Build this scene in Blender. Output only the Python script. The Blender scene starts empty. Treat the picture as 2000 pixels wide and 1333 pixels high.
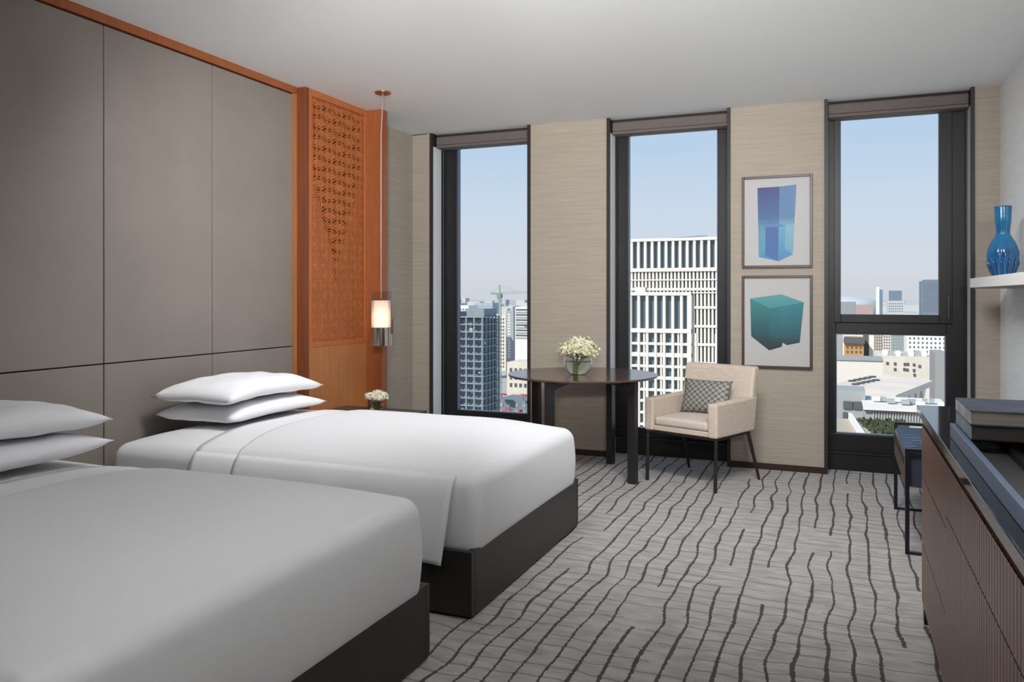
import bpy, math, random
from mathutils import Matrix, Vector, noise
random.seed(7)
S = bpy.context.scene
COL = S.collection
PI = math.pi

# ------------------------------------------------------------------ camera
H = 1.3243; TH = 0.38674; FPX = 1565.8
cd = bpy.data.cameras.new('camera'); cam = bpy.data.objects.new('camera', cd); COL.objects.link(cam)
cam.location = (0, 0, H); cam.rotation_euler = (PI/2, 0, TH)
cd.sensor_width = 36; cd.lens = FPX/2000*36
cd.shift_x = -3.9/2000; cd.shift_y = -89.8/2000; cd.clip_end = 20000; cd.clip_start = 0.02
S.camera = cam
# ------------------------------------------------------------------ sky, sun, exposure
W = bpy.data.worlds.new('sky'); S.world = W; W.use_nodes = True
nt = W.node_tree; nt.nodes.clear()
tc = nt.nodes.new('ShaderNodeTexCoord'); sp = nt.nodes.new('ShaderNodeSeparateXYZ')
rp = nt.nodes.new('ShaderNodeValToRGB'); bg = nt.nodes.new('ShaderNodeBackground'); wo = nt.nodes.new('ShaderNodeOutputWorld')
nt.links.new(tc.outputs['Generated'], sp.inputs[0]); nt.links.new(sp.outputs[2], rp.inputs[0])
nt.links.new(rp.outputs[0], bg.inputs[0]); nt.links.new(bg.outputs[0], wo.inputs[0])
e = rp.color_ramp.elements
e[0].position = 0.0; e[0].color = (.62, .64, .68, 1)
e[1].position = 1.0; e[1].color = (.13, .27, .52, 1)
for p, c in ((.03, (.65, .68, .74, 1)), (.10, (.60, .68, .79, 1)), (.22, (.43, .60, .79, 1)), (.5, (.25, .43, .70, 1))):
    n = e.new(p); n.color = c
bg.inputs[1].default_value = 1.06
sd = bpy.data.lights.new('sun', 'SUN'); sun = bpy.data.objects.new('sun', sd); COL.objects.link(sun)
sd.energy = 4.6; sd.angle = 0.01; sd.color = (1, .95, .86)
sun.rotation_euler = Vector((.42, .62, -.62)).to_track_quat('-Z', 'Y').to_euler()
S.view_settings.view_transform = 'Standard'; S.view_settings.look = 'None'
S.view_settings.gamma = 1; S.view_settings.exposure = 0.0; S.view_settings.use_curve_mapping = False
# fill lights added to brighten the room, all above or behind the framed view: (x, y, size x, size y, watts, label)
FILL_PANELS = [(-1.80, 2.90, .6, .4, 19, 'added fill light panel on ceiling over the beds', 50, 42), (-.35, 3.32, .9, .4, 31, 'added fill light panel on ceiling over the open carpet', 45, 0)]
# added floor fill lamps: (x, y, watts, forward tilt in degrees, label)
FILL_UPLIGHTS = [(.12, -.55, 50, 79, 60, 'added fill floor lamp aimed at the window end'),
            (.62, -.60, 32, 76, 72, 'added fill floor lamp by the dresser behind the camera')]

# ------------------------------------------------------------------ materials
MATS = {}
def mat(name, col, rough=.6, metal=0, var=0, scale=(1, 1, 1), nscale=8, bump=0, bscale=None, spec=.5, col2=None, **kw):
    if name in MATS: return MATS[name]
    m = bpy.data.materials.new(name); m.use_nodes = True; t = m.node_tree; b = t.nodes['Principled BSDF']
    b.inputs['Base Color'].default_value = (*col, 1); b.inputs['Roughness'].default_value = rough
    b.inputs['Metallic'].default_value = metal; b.inputs['Specular IOR Level'].default_value = spec
    for k, v in kw.items(): b.inputs[k.replace('_', ' ')].default_value = v
    c = t.nodes.new('ShaderNodeTexCoord'); mp = t.nodes.new('ShaderNodeMapping'); mp.inputs['Scale'].default_value = scale
    t.links.new(c.outputs['Object'], mp.inputs[0])
    nz = t.nodes.new('ShaderNodeTexNoise'); nz.inputs['Scale'].default_value = nscale; nz.inputs['Detail'].default_value = 4
    t.links.new(mp.outputs[0], nz.inputs[0])
    if var or col2:
        r = t.nodes.new('ShaderNodeValToRGB')
        c2 = col2 or tuple(x*(1+var) for x in col); c1 = tuple(x*(1-var) for x in col) if not col2 else col
        r.color_ramp.elements[0].position = .3; r.color_ramp.elements[0].color = (*c1, 1)
        r.color_ramp.elements[1].position = .7; r.color_ramp.elements[1].color = (*c2, 1)
        t.links.new(nz.outputs[0], r.inputs[0]); t.links.new(r.outputs[0], b.inputs['Base Color'])
    if bump:
        bp = t.nodes.new('ShaderNodeBump'); bp.inputs['Strength'].default_value = bump; bp.inputs['Distance'].default_value = .004
        n2 = nz
        if bscale:
            n2 = t.nodes.new('ShaderNodeTexNoise'); n2.inputs['Scale'].default_value = bscale; t.links.new(mp.outputs[0], n2.inputs[0])
        t.links.new(n2.outputs[0], bp.inputs['Height']); t.links.new(bp.outputs[0], b.inputs['Normal'])
    MATS[name] = m; return m
def glassmat(name, tint=(1, 1, 1), refl=.06):
    m = bpy.data.materials.new(name); m.use_nodes = True; t = m.node_tree; t.nodes.clear()
    o = t.nodes.new('ShaderNodeOutputMaterial'); mx = t.nodes.new('ShaderNodeMixShader'); tr = t.nodes.new('ShaderNodeBsdfTransparent')
    gl = t.nodes.new('ShaderNodeBsdfGlossy'); gl.inputs['Roughness'].default_value = .01; tr.inputs[0].default_value = (*tint, 1)
    fr = t.nodes.new('ShaderNodeLayerWeight'); fr.inputs[0].default_value = .25
    ml = t.nodes.new('ShaderNodeMath'); ml.operation = 'MULTIPLY'; ml.inputs[1].default_value = refl*4
    t.links.new(fr.outputs['Fresnel'], ml.inputs[0]); t.links.new(ml.outputs[0], mx.inputs[0])
    t.links.new(tr.outputs[0], mx.inputs[1]); t.links.new(gl.outputs[0], mx.inputs[2]); t.links.new(mx.outputs[0], o.inputs[0])
    MATS[name] = m; return m
def emit(name, col, s):
    m = bpy.data.materials.new(name); m.use_nodes = True; t = m.node_tree; t.nodes.clear()
    o = t.nodes.new('ShaderNodeOutputMaterial'); g = t.nodes.new('ShaderNodeEmission'); g.inputs[0].default_value = (*col, 1); g.inputs[1].default_value = s
    t.links.new(g.outputs[0], o.inputs[0]); MATS[name] = m; return m

WOOD = mat('orange_wood', (.30, .088, .026), .42, var=.16, scale=(14, 14, .5), nscale=7, bump=.08)
WOODC = mat('carved_wood', (.42, .130, .036), .45, var=.14, scale=(10, 10, .7), nscale=6)
WOODG = mat('carved_ground_shade', (.10, .026, .008), .5, var=.12, scale=(10, 10, .7), nscale=6)  # shade of the carved slots put into a darker ground colour
WOODD = mat('shaded_orange_wood', (.17, .045, .014), .42, var=.16, scale=(14, 14, .5), nscale=7)  # darker copy of the orange wood, carries the side post's shade
WOODL = mat('light_orange_wood', (.42, .16, .050), .42, var=.14, scale=(14, 14, .4), nscale=7)
LEATHER = mat('taupe_leather', (.235, .205, .180), .48, var=.05, nscale=3, bump=.25, bscale=420)
GAP = mat('dark_gap', (.02, .015, .012), .8)
PAPER = mat('grasscloth', (.35, .305, .25), .75, var=.10, scale=(.7, .7, 30), nscale=5, bump=.15)
CEIL = mat('ceiling_paint', (.86, .88, .89), .9)
DARK = mat('dark_bronze', (.016, .0145, .016), .42, var=.1, nscale=2, spec=.3)
DARKJ = mat('dark_jamb', (.028, .024, .023), .45, spec=.3)
REVEAL = mat('brushed_reveal', (.70, .72, .73), .35)
BASE = mat('dark_baseboard', (.028, .012, .009), .45)
BLIND = mat('blind_fabric', (.125, .105, .098), .8, var=.12, scale=(1, 1, 20), nscale=10)
PANE = glassmat('window_glass', (.97, .985, .99), .00003)
BEDF = mat('bed_leather', (.020, .018, .017), .42, bump=.15, nscale=90)
LINEN = mat('white_linen', (.75, .75, .765), .82, bump=.12, nscale=2.2, scale=(1, 1, 1))
SHEET = mat('white_sheet', (.81, .81, .82), .75, bump=.10, nscale=3)
PILLOW = mat('white_pillowcase', (.87, .87, .89), .78, bump=.35, nscale=6)
TWOOD = mat('dark_walnut', (.085, .050, .040), .16, var=.25, scale=(2, 22, 2), nscale=4)
TLEG = mat('dark_leg', (.018, .016, .018), .35)
CHAIRF = mat('beige_linen', (.56, .47, .385), .85, var=.15, scale=(3, 3, 60), nscale=6, bump=.3)
METAL = mat('dark_metal', (.06, .052, .048), .35, .8)
COPPER = mat('copper', (.55, .30, .20), .3, 1)
CHROME = mat('polished_nickel', (.62, .56, .50), .12, 1)
DRESW = mat('dresser_wood', (.17, .073, .040), .33, var=.16, scale=(1, 16, .7), nscale=6, spec=.6)
DRESG = mat('dresser_pull', (.10, .022, .012), .4)
BLACKG = mat('black_glass', (.006, .007, .008), .07, spec=.5)
BLACKM = mat('black_lacquer', (.012, .011, .011), .3)
TRAYF = mat('tray_floor', (.07, .072, .072), .35)
SEATL = mat('bench_leather', (.035, .042, .060), .2, spec=.9)
SEATS = mat('bench_side', (.10, .07, .05), .5)
SHELF = mat('shelf_white', (.92, .90, .87), .5, col2=(.84, .82, .79), scale=(3, 3, 40), nscale=5)
PAGES = mat('book_pages', (.30, .26, .22), .8, var=.3, scale=(1, 1, 150), nscale=6)
PAGESD = mat('book_pages_dark', (.060, .050, .045), .8, var=.2, scale=(1, 1, 150), nscale=6)
COVERB = mat('grey_book_cover', (.10, .12, .17), .45, var=.35, nscale=18)
SPINE = mat('pale_book_spine', (.50, .54, .60), .4, var=.25, nscale=14)
SPINE2 = mat('blue_book_spine', (.26, .33, .44), .4, var=.15, nscale=14)
PETAL = mat('cream_petal', (.50, .45, .22), .7, col2=(.82, .80, .64), nscale=38)
PETALW = mat('white_petal', (.80, .79, .68), .7, col2=(.74, .70, .50), nscale=30)
STEM = mat('green_stem', (.16, .24, .06), .6)
LEAF = mat('dark_leaf', (.05, .09, .03), .6)
FRAMEW = mat('picture_frame_wood', (.045, .018, .016), .4)
MOUNT = mat('picture_mount', (.46, .455, .45), .85)
def m_glass(name, col, rough=.02, ior=1.45):
    return mat(name, col, rough, 0, Transmission_Weight=1.0, IOR=ior)
CLEAR = m_glass('clear_glass', (.97, .99, .99), 0, 1.25)
WATER = m_glass('water', (.93, .98, .97), 0, 1.2)
BLUEG = mat('blue_vase_glass', (.006, .065, .19), .12, col2=(.012, .17, .34), nscale=5, scale=(1, 1, 2), Coat_Weight=.25)

# ------------------------------------------------------------------ mesh building
class MB:
    def __init__(s): s.v = []; s.f = []
    def add(s, vs, fs):
        o = len(s.v); s.v += [tuple(p) for p in vs]; s.f += [tuple(i+o for i in f) for f in fs]; return s
    def box(s, x0, x1, y0, y1, z0, z1, M=None):
        vs = [(x, y, z) for x in (x0, x1) for y in (y0, y1) for z in (z0, z1)]
        if M is not None: vs = [M @ Vector(p) for p in vs]
        return s.add(vs, [(0,1,3,2),(4,6,7,5),(0,4,5,1),(2,3,7,6),(0,2,6,4),(1,5,7,3)])
    def cbox(s, c, d, M=None):
        return s.box(c[0]-d[0]/2, c[0]+d[0]/2, c[1]-d[1]/2, c[1]+d[1]/2, c[2]-d[2]/2, c[2]+d[2]/2, M)
    def bar(s, a, b, w, d=None, up=(0,0,1)):
        a, b = Vector(a), Vector(b); d = d or w; z = (b-a).normalized(); u = Vector(up)
        if abs(z.dot(u)) > .99: u = Vector((1, 0, 0))
        x = u.cross(z).normalized(); y = z.cross(x)
        vs = [p + x*(w/2)*i + y*(d/2)*j for p in (a, b) for i, j in ((-1,-1),(1,-1),(1,1),(-1,1))]
        return s.add(vs, [(3,2,1,0),(4,5,6,7),(0,1,5,4),(1,2,6,5),(2,3,7,6),(3,0,4,7)])
    def tube(s, pts, r, n=10):
        pts = [Vector(p) for p in pts]; vs = []; fs = []
        for i, p in enumerate(pts):
            t = (pts[min(i+1, len(pts)-1)]-pts[max(i-1, 0)]).normalized()
            u = Vector((0,0,1)) if abs(t.z) < .9 else Vector((1,0,0))
            x = u.cross(t).normalized(); y = t.cross(x); rr = r[i] if isinstance(r, (list, tuple)) else r
            for k in range(n): a = 2*PI*k/n; vs.append(p+x*math.cos(a)*rr+y*math.sin(a)*rr)
        for i in range(len(pts)-1):
            for k in range(n): fs.append((i*n+k, i*n+(k+1) % n, (i+1)*n+(k+1) % n, (i+1)*n+k))
        fs.append(tuple(range(n))[::-1]); fs.append(tuple(range((len(pts)-1)*n, len(pts)*n)))
        return s.add(vs, fs)
    def lathe(s, prof, n=32, c=(0,0,0), rad=None):
        vs = []; fs = []; m = len(prof)
        for j, (r, z) in enumerate(prof):
            for k in range(n):
                a = 2*PI*k/n; q = r*(rad(a, j/(m-1)) if rad else 1)
                vs.append((c[0]+q*math.cos(a), c[1]+q*math.sin(a), c[2]+z))
        for j in range(m-1):
            for k in range(n): fs.append((j*n+k, j*n+(k+1) % n, (j+1)*n+(k+1) % n, (j+1)*n+k))
        if prof[0][0] > 1e-6: fs.append(tuple(range(n))[::-1])
        if prof[-1][0] > 1e-6: fs.append(tuple(range((m-1)*n, m*n)))
        return s.add(vs, fs)
    def shell(s, prof, n=32, c=(0,0,0), rad=None):   # open lathe: a closed double profile is given, no caps
        vs = []; fs = []; m = len(prof)
        for j, (r, z) in enumerate(prof):
            for k in range(n):
                a = 2*PI*k/n; q = r*(rad(a, j/(m-1)) if rad else 1)
                vs.append((c[0]+q*math.cos(a), c[1]+q*math.sin(a), c[2]+z))
        for j in range(m-1):
            for k in range(n): fs.append((j*n+k, j*n+(k+1) % n, (j+1)*n+(k+1) % n, (j+1)*n+k))
        return s.add(vs, fs)
    def grid(s, fn, nu, nv):
        vs = [fn(i/nu, j/nv) for i in range(nu+1) for j in range(nv+1)]
        return s.add(vs, [(i*(nv+1)+j, (i+1)*(nv+1)+j, (i+1)*(nv+1)+j+1, i*(nv+1)+j+1) for i in range(nu) for j in range(nv)])
    def prism(s, poly, a, b, axis='y'):
        """polygon in the two other axes, extruded from a to b along axis"""
        n = len(poly)
        def P(p, t): return {'y': (p[0], t, p[1]), 'x': (t, p[0], p[1]), 'z': (p[0], p[1], t)}[axis]
        return s.add([P(p, a) for p in poly]+[P(p, b) for p in poly],
                     [tuple(range(n))[::-1], tuple(range(n, 2*n))]+[(i, (i+1) % n, n+(i+1) % n, n+i) for i in range(n)])
    def roundbox(s, c, h, r, n=10, fn=None, keep=None):
        """rounded box; fn(p)->p bends it; keep(p)->bool drops faces"""
        seen = {}; vs = []; fs = []
        def ps(t, hh):   # denser samples near edges
            ts = []
            k = 5
            for i in range(k): ts.append(-hh + r*(1-math.cos(PI/2*i/k)) if False else -hh + r*i/k)
            m = n
            for i in range(m+1): ts.append(-hh+r+(2*hh-2*r)*i/m)
            for i in range(1, k+1): ts.append(hh-r+r*i/k)
            return ts
        T = [ps(0, hh) for hh in h]
        def V(p):
            key = tuple(round(q, 5) for q in p)
            if key not in seen:
                inn = Vector([max(-h[i]+r, min(h[i]-r, p[i])) for i in range(3)])
                d = Vector(p)-inn
                q = inn + (d.normalized()*r if d.length > 1e-9 else d)
                if d.length < 1e-9: q = Vector(p)
                q = q + Vector(c)
                if fn: q = fn(q)
                seen[key] = len(vs); vs.append(tuple(q))
            return seen[key]
        for ax in range(3):
            a1, a2 = [(1,2),(2,0),(0,1)][ax]
            for sg in (-1, 1):
                for i in range(len(T[a1])-1):
                    for j in range(len(T[a2])-1):
                        q = []
                        for (u, v) in ((i,j),(i+1,j),(i+1,j+1),(i,j+1)):
                            p = [0,0,0]; p[ax] = sg*h[ax]; p[a1] = T[a1][u]; p[a2] = T[a2][v]; q.append(tuple(p))
                        ce = [sum(p[k] for p in q)/4+c[k] for k in range(3)]
                        if keep and not keep(ce): continue
                        ids = [V(p) for p in q]
                        fs.append(tuple(ids if sg > 0 else ids[::-1]))
        return s.add(vs, fs)
    def build(s, name, m, parent=None, smooth=False, bevel=0, world=False, solid=0, sub=0, angle=None):
        me = bpy.data.meshes.new(name)
        vs = s.v
        if world and parent is not None:
            p = parent; Mi = Matrix()
            while p is not None: Mi = p.matrix_basis @ Mi; p = p.parent
            Mi = Mi.inverted(); vs = [tuple(Mi @ Vector(q)) for q in vs]
        me.from_pydata(vs, [], s.f); me.update()
        me.materials.append(m)
        if smooth: me.shade_smooth()
        if angle: me.shade_smooth(); 
        o = bpy.data.objects.new(name, me); COL.objects.link(o)
        if parent is not None: o.parent = parent
        if angle: me.set_sharp_from_angle(angle=math.radians(angle))
        if solid:
            md = o.modifiers.new('solid', 'SOLIDIFY'); md.thickness = solid; md.offset = -1
        if sub:
            md = o.modifiers.new('sub', 'SUBSURF'); md.levels = md.render_levels = sub
        if bevel:
            md = o.modifiers.new('bevel', 'BEVEL'); md.width = bevel; md.segments = 2; md.limit_method = 'ANGLE'
        return o
def B(*a, **k): return MB().box(*a, **k)
def thing(name, label, cat, loc=(0,0,0), rz=0, group=None):
    o = bpy.data.objects.new(name, None); COL.objects.link(o); o.empty_display_size = .1
    o.location = loc; o.rotation_euler = (0, 0, rz)
    o['label'] = label; o['category'] = cat
    if group: o['group'] = group
    return o
def tag(o, label, cat, group=None):
    o['label'] = label; o['category'] = cat
    if group: o['group'] = group
    return o
def struct(o): o['kind'] = 'structure'; return o
def sroot(name, loc=(0,0,0)):
    o = bpy.data.objects.new(name, None); COL.objects.link(o); o.location = loc; o['kind'] = 'structure'; return o
def share(o, name, loc, parent, scale=None):
    c = o.copy(); c.name = name; c.location = loc; c.parent = parent
    if scale: c.scale = scale
    COL.objects.link(c); return c

# ================================================================== ROOM SHELL
WY = 6.367; HC = 2.77; XL = -3.582; XR = 1.018; YB = -2.6
# carpet material: wavy broken charcoal stripes running towards the windows, faint cross lines
def carpet():
    m = bpy.data.materials.new('striped_carpet'); m.use_nodes = True; t = m.node_tree; b = t.nodes['Principled BSDF']
    b.inputs['Roughness'].default_value = .95; b.inputs['Specular IOR Level'].default_value = .1
    L = t.links.new
    def N(k): return t.nodes.new('ShaderNode'+k)
    def M(op, a, c=None, d=None):
        n = N('Math'); n.operation = op
        for i, q in enumerate((a, c, d)):
            if q is None: continue
            if isinstance(q, (int, float)): n.inputs[i].default_value = q
            else: L(q, n.inputs[i])
        return n.outputs[0]
    def noise_(x, y, z, scale, det=2):
        cb = N('CombineXYZ')
        for i, q in enumerate((x, y, z)):
            if isinstance(q, (int, float)): cb.inputs[i].default_value = q
            else: L(q, cb.inputs[i])
        n = N('TexNoise'); n.inputs['Scale'].default_value = scale; n.inputs['Detail'].default_value = det; L(cb.outputs[0], n.inputs[0]); return n.outputs[0]
    tc = N('TexCoord'); se = N('SeparateXYZ'); L(tc.outputs['Object'], se.inputs[0]); x, y = se.outputs[0], se.outputs[1]
    SP = .091
    w1 = M('MULTIPLY', M('SUBTRACT', noise_(M('MULTIPLY', x, 1.5), M('MULTIPLY', y, 1.4), 0, 1.6, 1), .5), .085)
    w2 = M('MULTIPLY', M('SUBTRACT', noise_(M('MULTIPLY', x, 4), M('MULTIPLY', y, 3.2), 3, 1.0, 1), .5), .026)
    w3 = M('MULTIPLY', M('SUBTRACT', noise_(x, y, 9, 60, 1), .5), .014)
    xw = M('ADD', M('ADD', x, w1), M('ADD', w2, w3))
    u = M('DIVIDE', xw, SP); idx = M('FLOOR', u); fr = M('ABSOLUTE', M('SUBTRACT', M('FRACT', u), .5))
    wid = M('ADD', M('MULTIPLY', M('SUBTRACT', noise_(M('MULTIPLY', idx, 7.3), M('MULTIPLY', y, 2.2), 1, 1, 1), .5), .10), .066)
    line = M('LESS_THAN', fr, wid)
    gap = M('GREATER_THAN', noise_(M('MULTIPLY', idx, 3.71), M('MULTIPLY', y, .75), 5, 1.3, 0), .36)
    stripe = M('MULTIPLY', line, gap)
    wy = M('MULTIPLY', M('SUBTRACT', noise_(M('MULTIPLY', x, 3), M('MULTIPLY', y, 2), 7, 1.6, 2), .5), .10)
    v = M('DIVIDE', M('ADD', y, wy), .088); fv = M('ABSOLUTE', M('SUBTRACT', M('FRACT', v), .5))
    cr = M('LESS_THAN', fv, .05)
    cg = M('GREATER_THAN', noise_(M('MULTIPLY', x, 2.5), M('MULTIPLY', M('FLOOR', v), 5.1), 2, 1, 1), .40)
    cross = M('MULTIPLY', M('MULTIPLY', cr, cg), .55)
    base = N('ValToRGB'); base.color_ramp.elements[0].color = (.33, .31, .29, 1); base.color_ramp.elements[1].color = (.43, .41, .39, 1)
    base.color_ramp.elements[0].position = .35; base.color_ramp.elements[1].position = .65
    L(noise_(x, M('MULTIPLY', y, 3), 0, 7, 5), base.inputs[0])
    m1 = N('MixRGB'); m1.inputs[2].default_value = (.13, .11, .10, 1); L(cross, m1.inputs[0]); L(base.outputs[0], m1.inputs[1])
    m2 = N('MixRGB'); m2.inputs[2].default_value = (.066, .056, .050, 1); L(M('MULTIPLY', stripe, .93), m2.inputs[0]); L(m1.outputs[0], m2.inputs[1])
    L(m2.outputs[0], b.inputs['Base Color'])
    bp = N('Bump'); bp.inputs['Strength'].default_value = .5; bp.inputs['Distance'].default_value = .006
    hh = M('SUBTRACT', noise_(x, y, 0, 260, 2), M('ADD', stripe, cross)); L(hh, bp.inputs['Height']); L(bp.outputs[0], b.inputs['Normal'])
    return m
struct(B(-3.9, 1.3, YB, 6.75, -.12, 0).build('floor', carpet()))
struct(B(-3.9, 1.3, YB-.2, 6.75, HC, HC+.25).build('ceiling', CEIL))
OPEN = [(-3.400, -2.440), (-1.769, -.786), (-.111, .862)]
wb = MB()
xs = [XL-.3] + [q for o in OPEN for q in o] + [1.3]
for a, b_ in zip(xs[0::2], xs[1::2]): wb.box(a, b_, WY, WY+.36, 0, HC)
struct(wb.build('wall_back', PAPER))
wl = B(XL-.3, XL, YB, WY, 0, HC).build('wall_left', PAPER); struct(wl)
struct(B(XR, XR+.28, YB, WY, 0, HC).build('wall_right', mat('window_lit_paper', (.86, .86, .85), .6, var=.06, scale=(.7, .7, 30), nscale=5)))  # pale paper, lightened further to carry the window light
struct(B(-3.9, 1.3, YB-.2, YB, 0, HC).build('wall_front', mat('rear_wall', (.5, .47, .42), .8)))
bb = MB()
for a, b_ in ((XL, -3.40), (-2.44, -1.769), (-.786, -.111), (.862, XR)): bb.box(a, b_, WY-.012, WY, 0, .046)
struct(bb.build('baseboard_back', BASE))
struct(B(XL, XL+.012, 5.46, WY-.012, 0, .046).build('baseboard_left', BASE))
struct(B(XR-.012, XR, YB, WY-.012, 0, .046).build('baseboard_right', BASE))
struct(B(XL, -3.43, WY-.014, WY, HC-.004, HC).build('trim_1', DARKJ))

# ---- windows
GY = 6.60
def window(n, x0, x1, g0, g1, z0=.222, z1=2.668, split=None):
    r = sroot('window_%d' % n, ((x0+x1)/2, WY, 0))
    kw = dict(parent=r, world=True)
    B(x0, x0+.024, WY-.02, WY+.006, 0, HC).build('jamb', DARKJ, **kw)
    B(x1-.024, x1, WY-.02, WY+.006, 0, HC).build('jamb', DARKJ, **kw)
    for sx, x in ((1, x0), (-1, x1)):
        a, b_ = sorted((x, x+sx*.022)); B(a, b_, WY+.006, GY, 0, 2.655).build('reveal', REVEAL, **kw); B(a, b_, WY+.006, GY, 2.655, HC).build('reveal_head_shade', DARK, **kw)  # dark upper reveal stands in for the shade above the blind
        a, b_ = sorted((x+sx*.022, x+sx*.034)); B(a, b_, WY+.165, WY+.185, .14, 2.66).build('guide_rail', DARK, **kw)
    B(x0, x1, GY-.055, GY+.13, 0, .14).build('sill_box', DARK, bevel=.004, **kw)
    B(x0, x1, GY-.065, GY-.05, .128, .140).build('sill_nosing', METAL, **kw)
    B(x0, x1, GY-.02, GY+.06, .14, z0).build('bottom_rail', DARK, bevel=.003, **kw)
    B(x0, x1, GY-.02, GY+.06, z1, HC).build('head_rail', DARK, **kw)
    B(x0, g0, GY-.02, GY+.06, z0, z1).build('stile', DARK, bevel=.003, **kw)
    B(g1, x1, GY-.02, GY+.06, z0, z1).build('stile', DARK, bevel=.003, **kw)
    B(g0, g1, GY+.03, GY+.034, z0, z1).build('glass_pane', PANE, **kw) if not split else None
    # thin glazing bead
    def bead(a, b_, c, d):
        m = MB(); t = .008
        m.box(a, a+t, GY-.012, GY+.03, c, d).box(b_-t, b_, GY-.012, GY+.03, c, d).box(a+t, b_-t, GY-.012, GY+.03, c, c+t).box(a+t, b_-t, GY-.012, GY+.03, d-t, d)
        m.build('glazing_bead', mat('bead', (.10, .12, .17), .25, .4), **kw)
    if not split: bead(g0, g1, z0, z1)
    else:
        zt0, zt1 = split   # transom
        B(g0, g1, GY-.02, GY+.06, zt0, zt1-.06).build('transom', DARK, bevel=.003, **kw)
        # opening sash above: its own narrower frame, standing proud
        a, b_ = g0+.036, g1-.048; m = MB()
        m.box(g0-.012, a, GY-.045, GY+.03, zt1-.06, z1).box(b_, g1+.035, GY-.045, GY+.03, zt1-.06, z1)
        m.box(a, b_, GY-.045, GY+.03, zt1-.06, zt1).box(a, b_, GY-.045, GY+.03, z1-.012, z1)
        m.build('sash_frame', DARK, bevel=.003, **kw)
        B(a, b_, GY+.015, GY+.019, zt1, z1-.012).build('glass_pane', PANE, **kw)
        B(g0, g1, GY+.03, GY+.034, z0, zt0).build('glass_pane', PANE, **kw)
        bead(g0, g1, z0, zt0)
        hd = B(g1+.002, g1+.018, GY-.066, GY-.045, zt1-.03, zt1+.14).build('window_handle', METAL, bevel=.003, **kw)
    return r
window(1, *OPEN[0], -3.243, -2.520, z0=.272)
window(2, *OPEN[1], -1.648, -.912, z0=.212)
window(3, *OPEN[2], -.034, .712, z0=.270, split=(1.032, 1.178))
for i, (a, b_) in enumerate(OPEN):
    r = thing('roller_blind', ['rolled up taupe fabric blind above leftmost tall window', 'rolled up taupe fabric blind above middle window behind the armchair',
              'rolled up taupe fabric blind above divided window beside shelf'][i], 'blind', ((a+b_)/2, WY+.12, 2.65), group='rolled up window blinds')
    kw = dict(parent=r, world=True)
    B(a+.024, b_-.024, WY+.06, WY+.19, 2.672, 2.748).build('blind_housing', BLIND, bevel=.01, **kw)
    B(a+.026, b_-.026, WY+.055, WY+.185, 2.648, 2.670).build('hem_bar', BLIND, bevel=.004, **kw)
    B(a+.024, b_-.024, WY+.08, WY+.2, 2.748, HC).build('blind_gap_shade', GAP, **kw)  # dark strip stands in for the shaded gap over the blind

# ---- padded headboard wall (pieces of wall_left)
HX = -3.513
B(XL, HX-.022, YB, 4.60, 0, HC).build('panel_backing', GAP, parent=wl)
ys = [-2.37, -1.59, -.82, -.05, .72, 1.487, 2.258, 3.028, 3.799, 4.567]
for y0, y1 in zip(ys, ys[1:]):
    for z0, z1 in ((.05, .966), (.972, 2.714)):
        B(HX-.022, HX, y0+.0035, y1-.0035, z0, z1).build('headboard_panel', LEATHER, parent=wl, bevel=.004)
struct(B(XL, HX+.012, YB, 4.595, 2.722, HC).build('trim_2', WOOD))
tr = struct(B(XL, HX+.008, 4.571, 4.600, 0, 2.722).build('trim_3', WOODL))
# ---- carved screen
cs = thing('carved_wood_screen', 'tall orange wood pier with carved geometric lattice beside hanging lamp', 'screen', (-3.45, 5.0, 0))
kw = dict(parent=cs, world=True)
CX = -3.432
B(XL, CX, 4.600, 4.640, 0, HC-.001).build('side_post', WOODD, bevel=.002, **kw)
Y0, Y1, Z0, Z1 = 4.674, 5.344, .994, 2.720
def mask(y, z):
    if not (Y0+.035 < y < Y1-.035 and z < Z1-.035): return 0
    s = (y-(Y0+Y1)/2)/((Y1-Y0)/2); t = (z-Z0)/(Z1-Z0)
    lim = 1.25*max(0, (t-.32)/.55)**1.0 + (.10 if t > .25 else -.6)
    return max(0, min(1, (lim-abs(s+.08))*6))
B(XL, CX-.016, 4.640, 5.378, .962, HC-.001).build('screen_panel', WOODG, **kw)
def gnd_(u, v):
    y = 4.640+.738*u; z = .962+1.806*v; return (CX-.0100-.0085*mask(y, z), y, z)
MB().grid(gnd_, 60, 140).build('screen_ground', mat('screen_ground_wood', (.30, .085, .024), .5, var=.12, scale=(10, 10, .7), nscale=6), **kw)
B(XL, CX-.004, 4.640, 5.378, .03, .955).build('lower_panel', WOODL, bevel=.002, **kw)
B(XL, CX-.002, 4.640, 5.378, .955, .992).build('rail', WOODC, bevel=.002, **kw)
B(CX-.010, CX, 4.640, 5.378, 2.722, HC-.001).build('rail', WOODC, bevel=.002, **kw)
B(CX-.010, CX, 4.640, 4.672, .992, 2.722).build('stile', WOODC, bevel=.002, **kw)
B(CX-.010, CX, 5.346, 5.378, .992, 2.722).build('stile', WOODC, bevel=.002, **kw)
B(XL, -3.297, 5.378, 5.457, 0, HC-.001).build('end_post', WOOD, bevel=.003, **kw)
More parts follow.
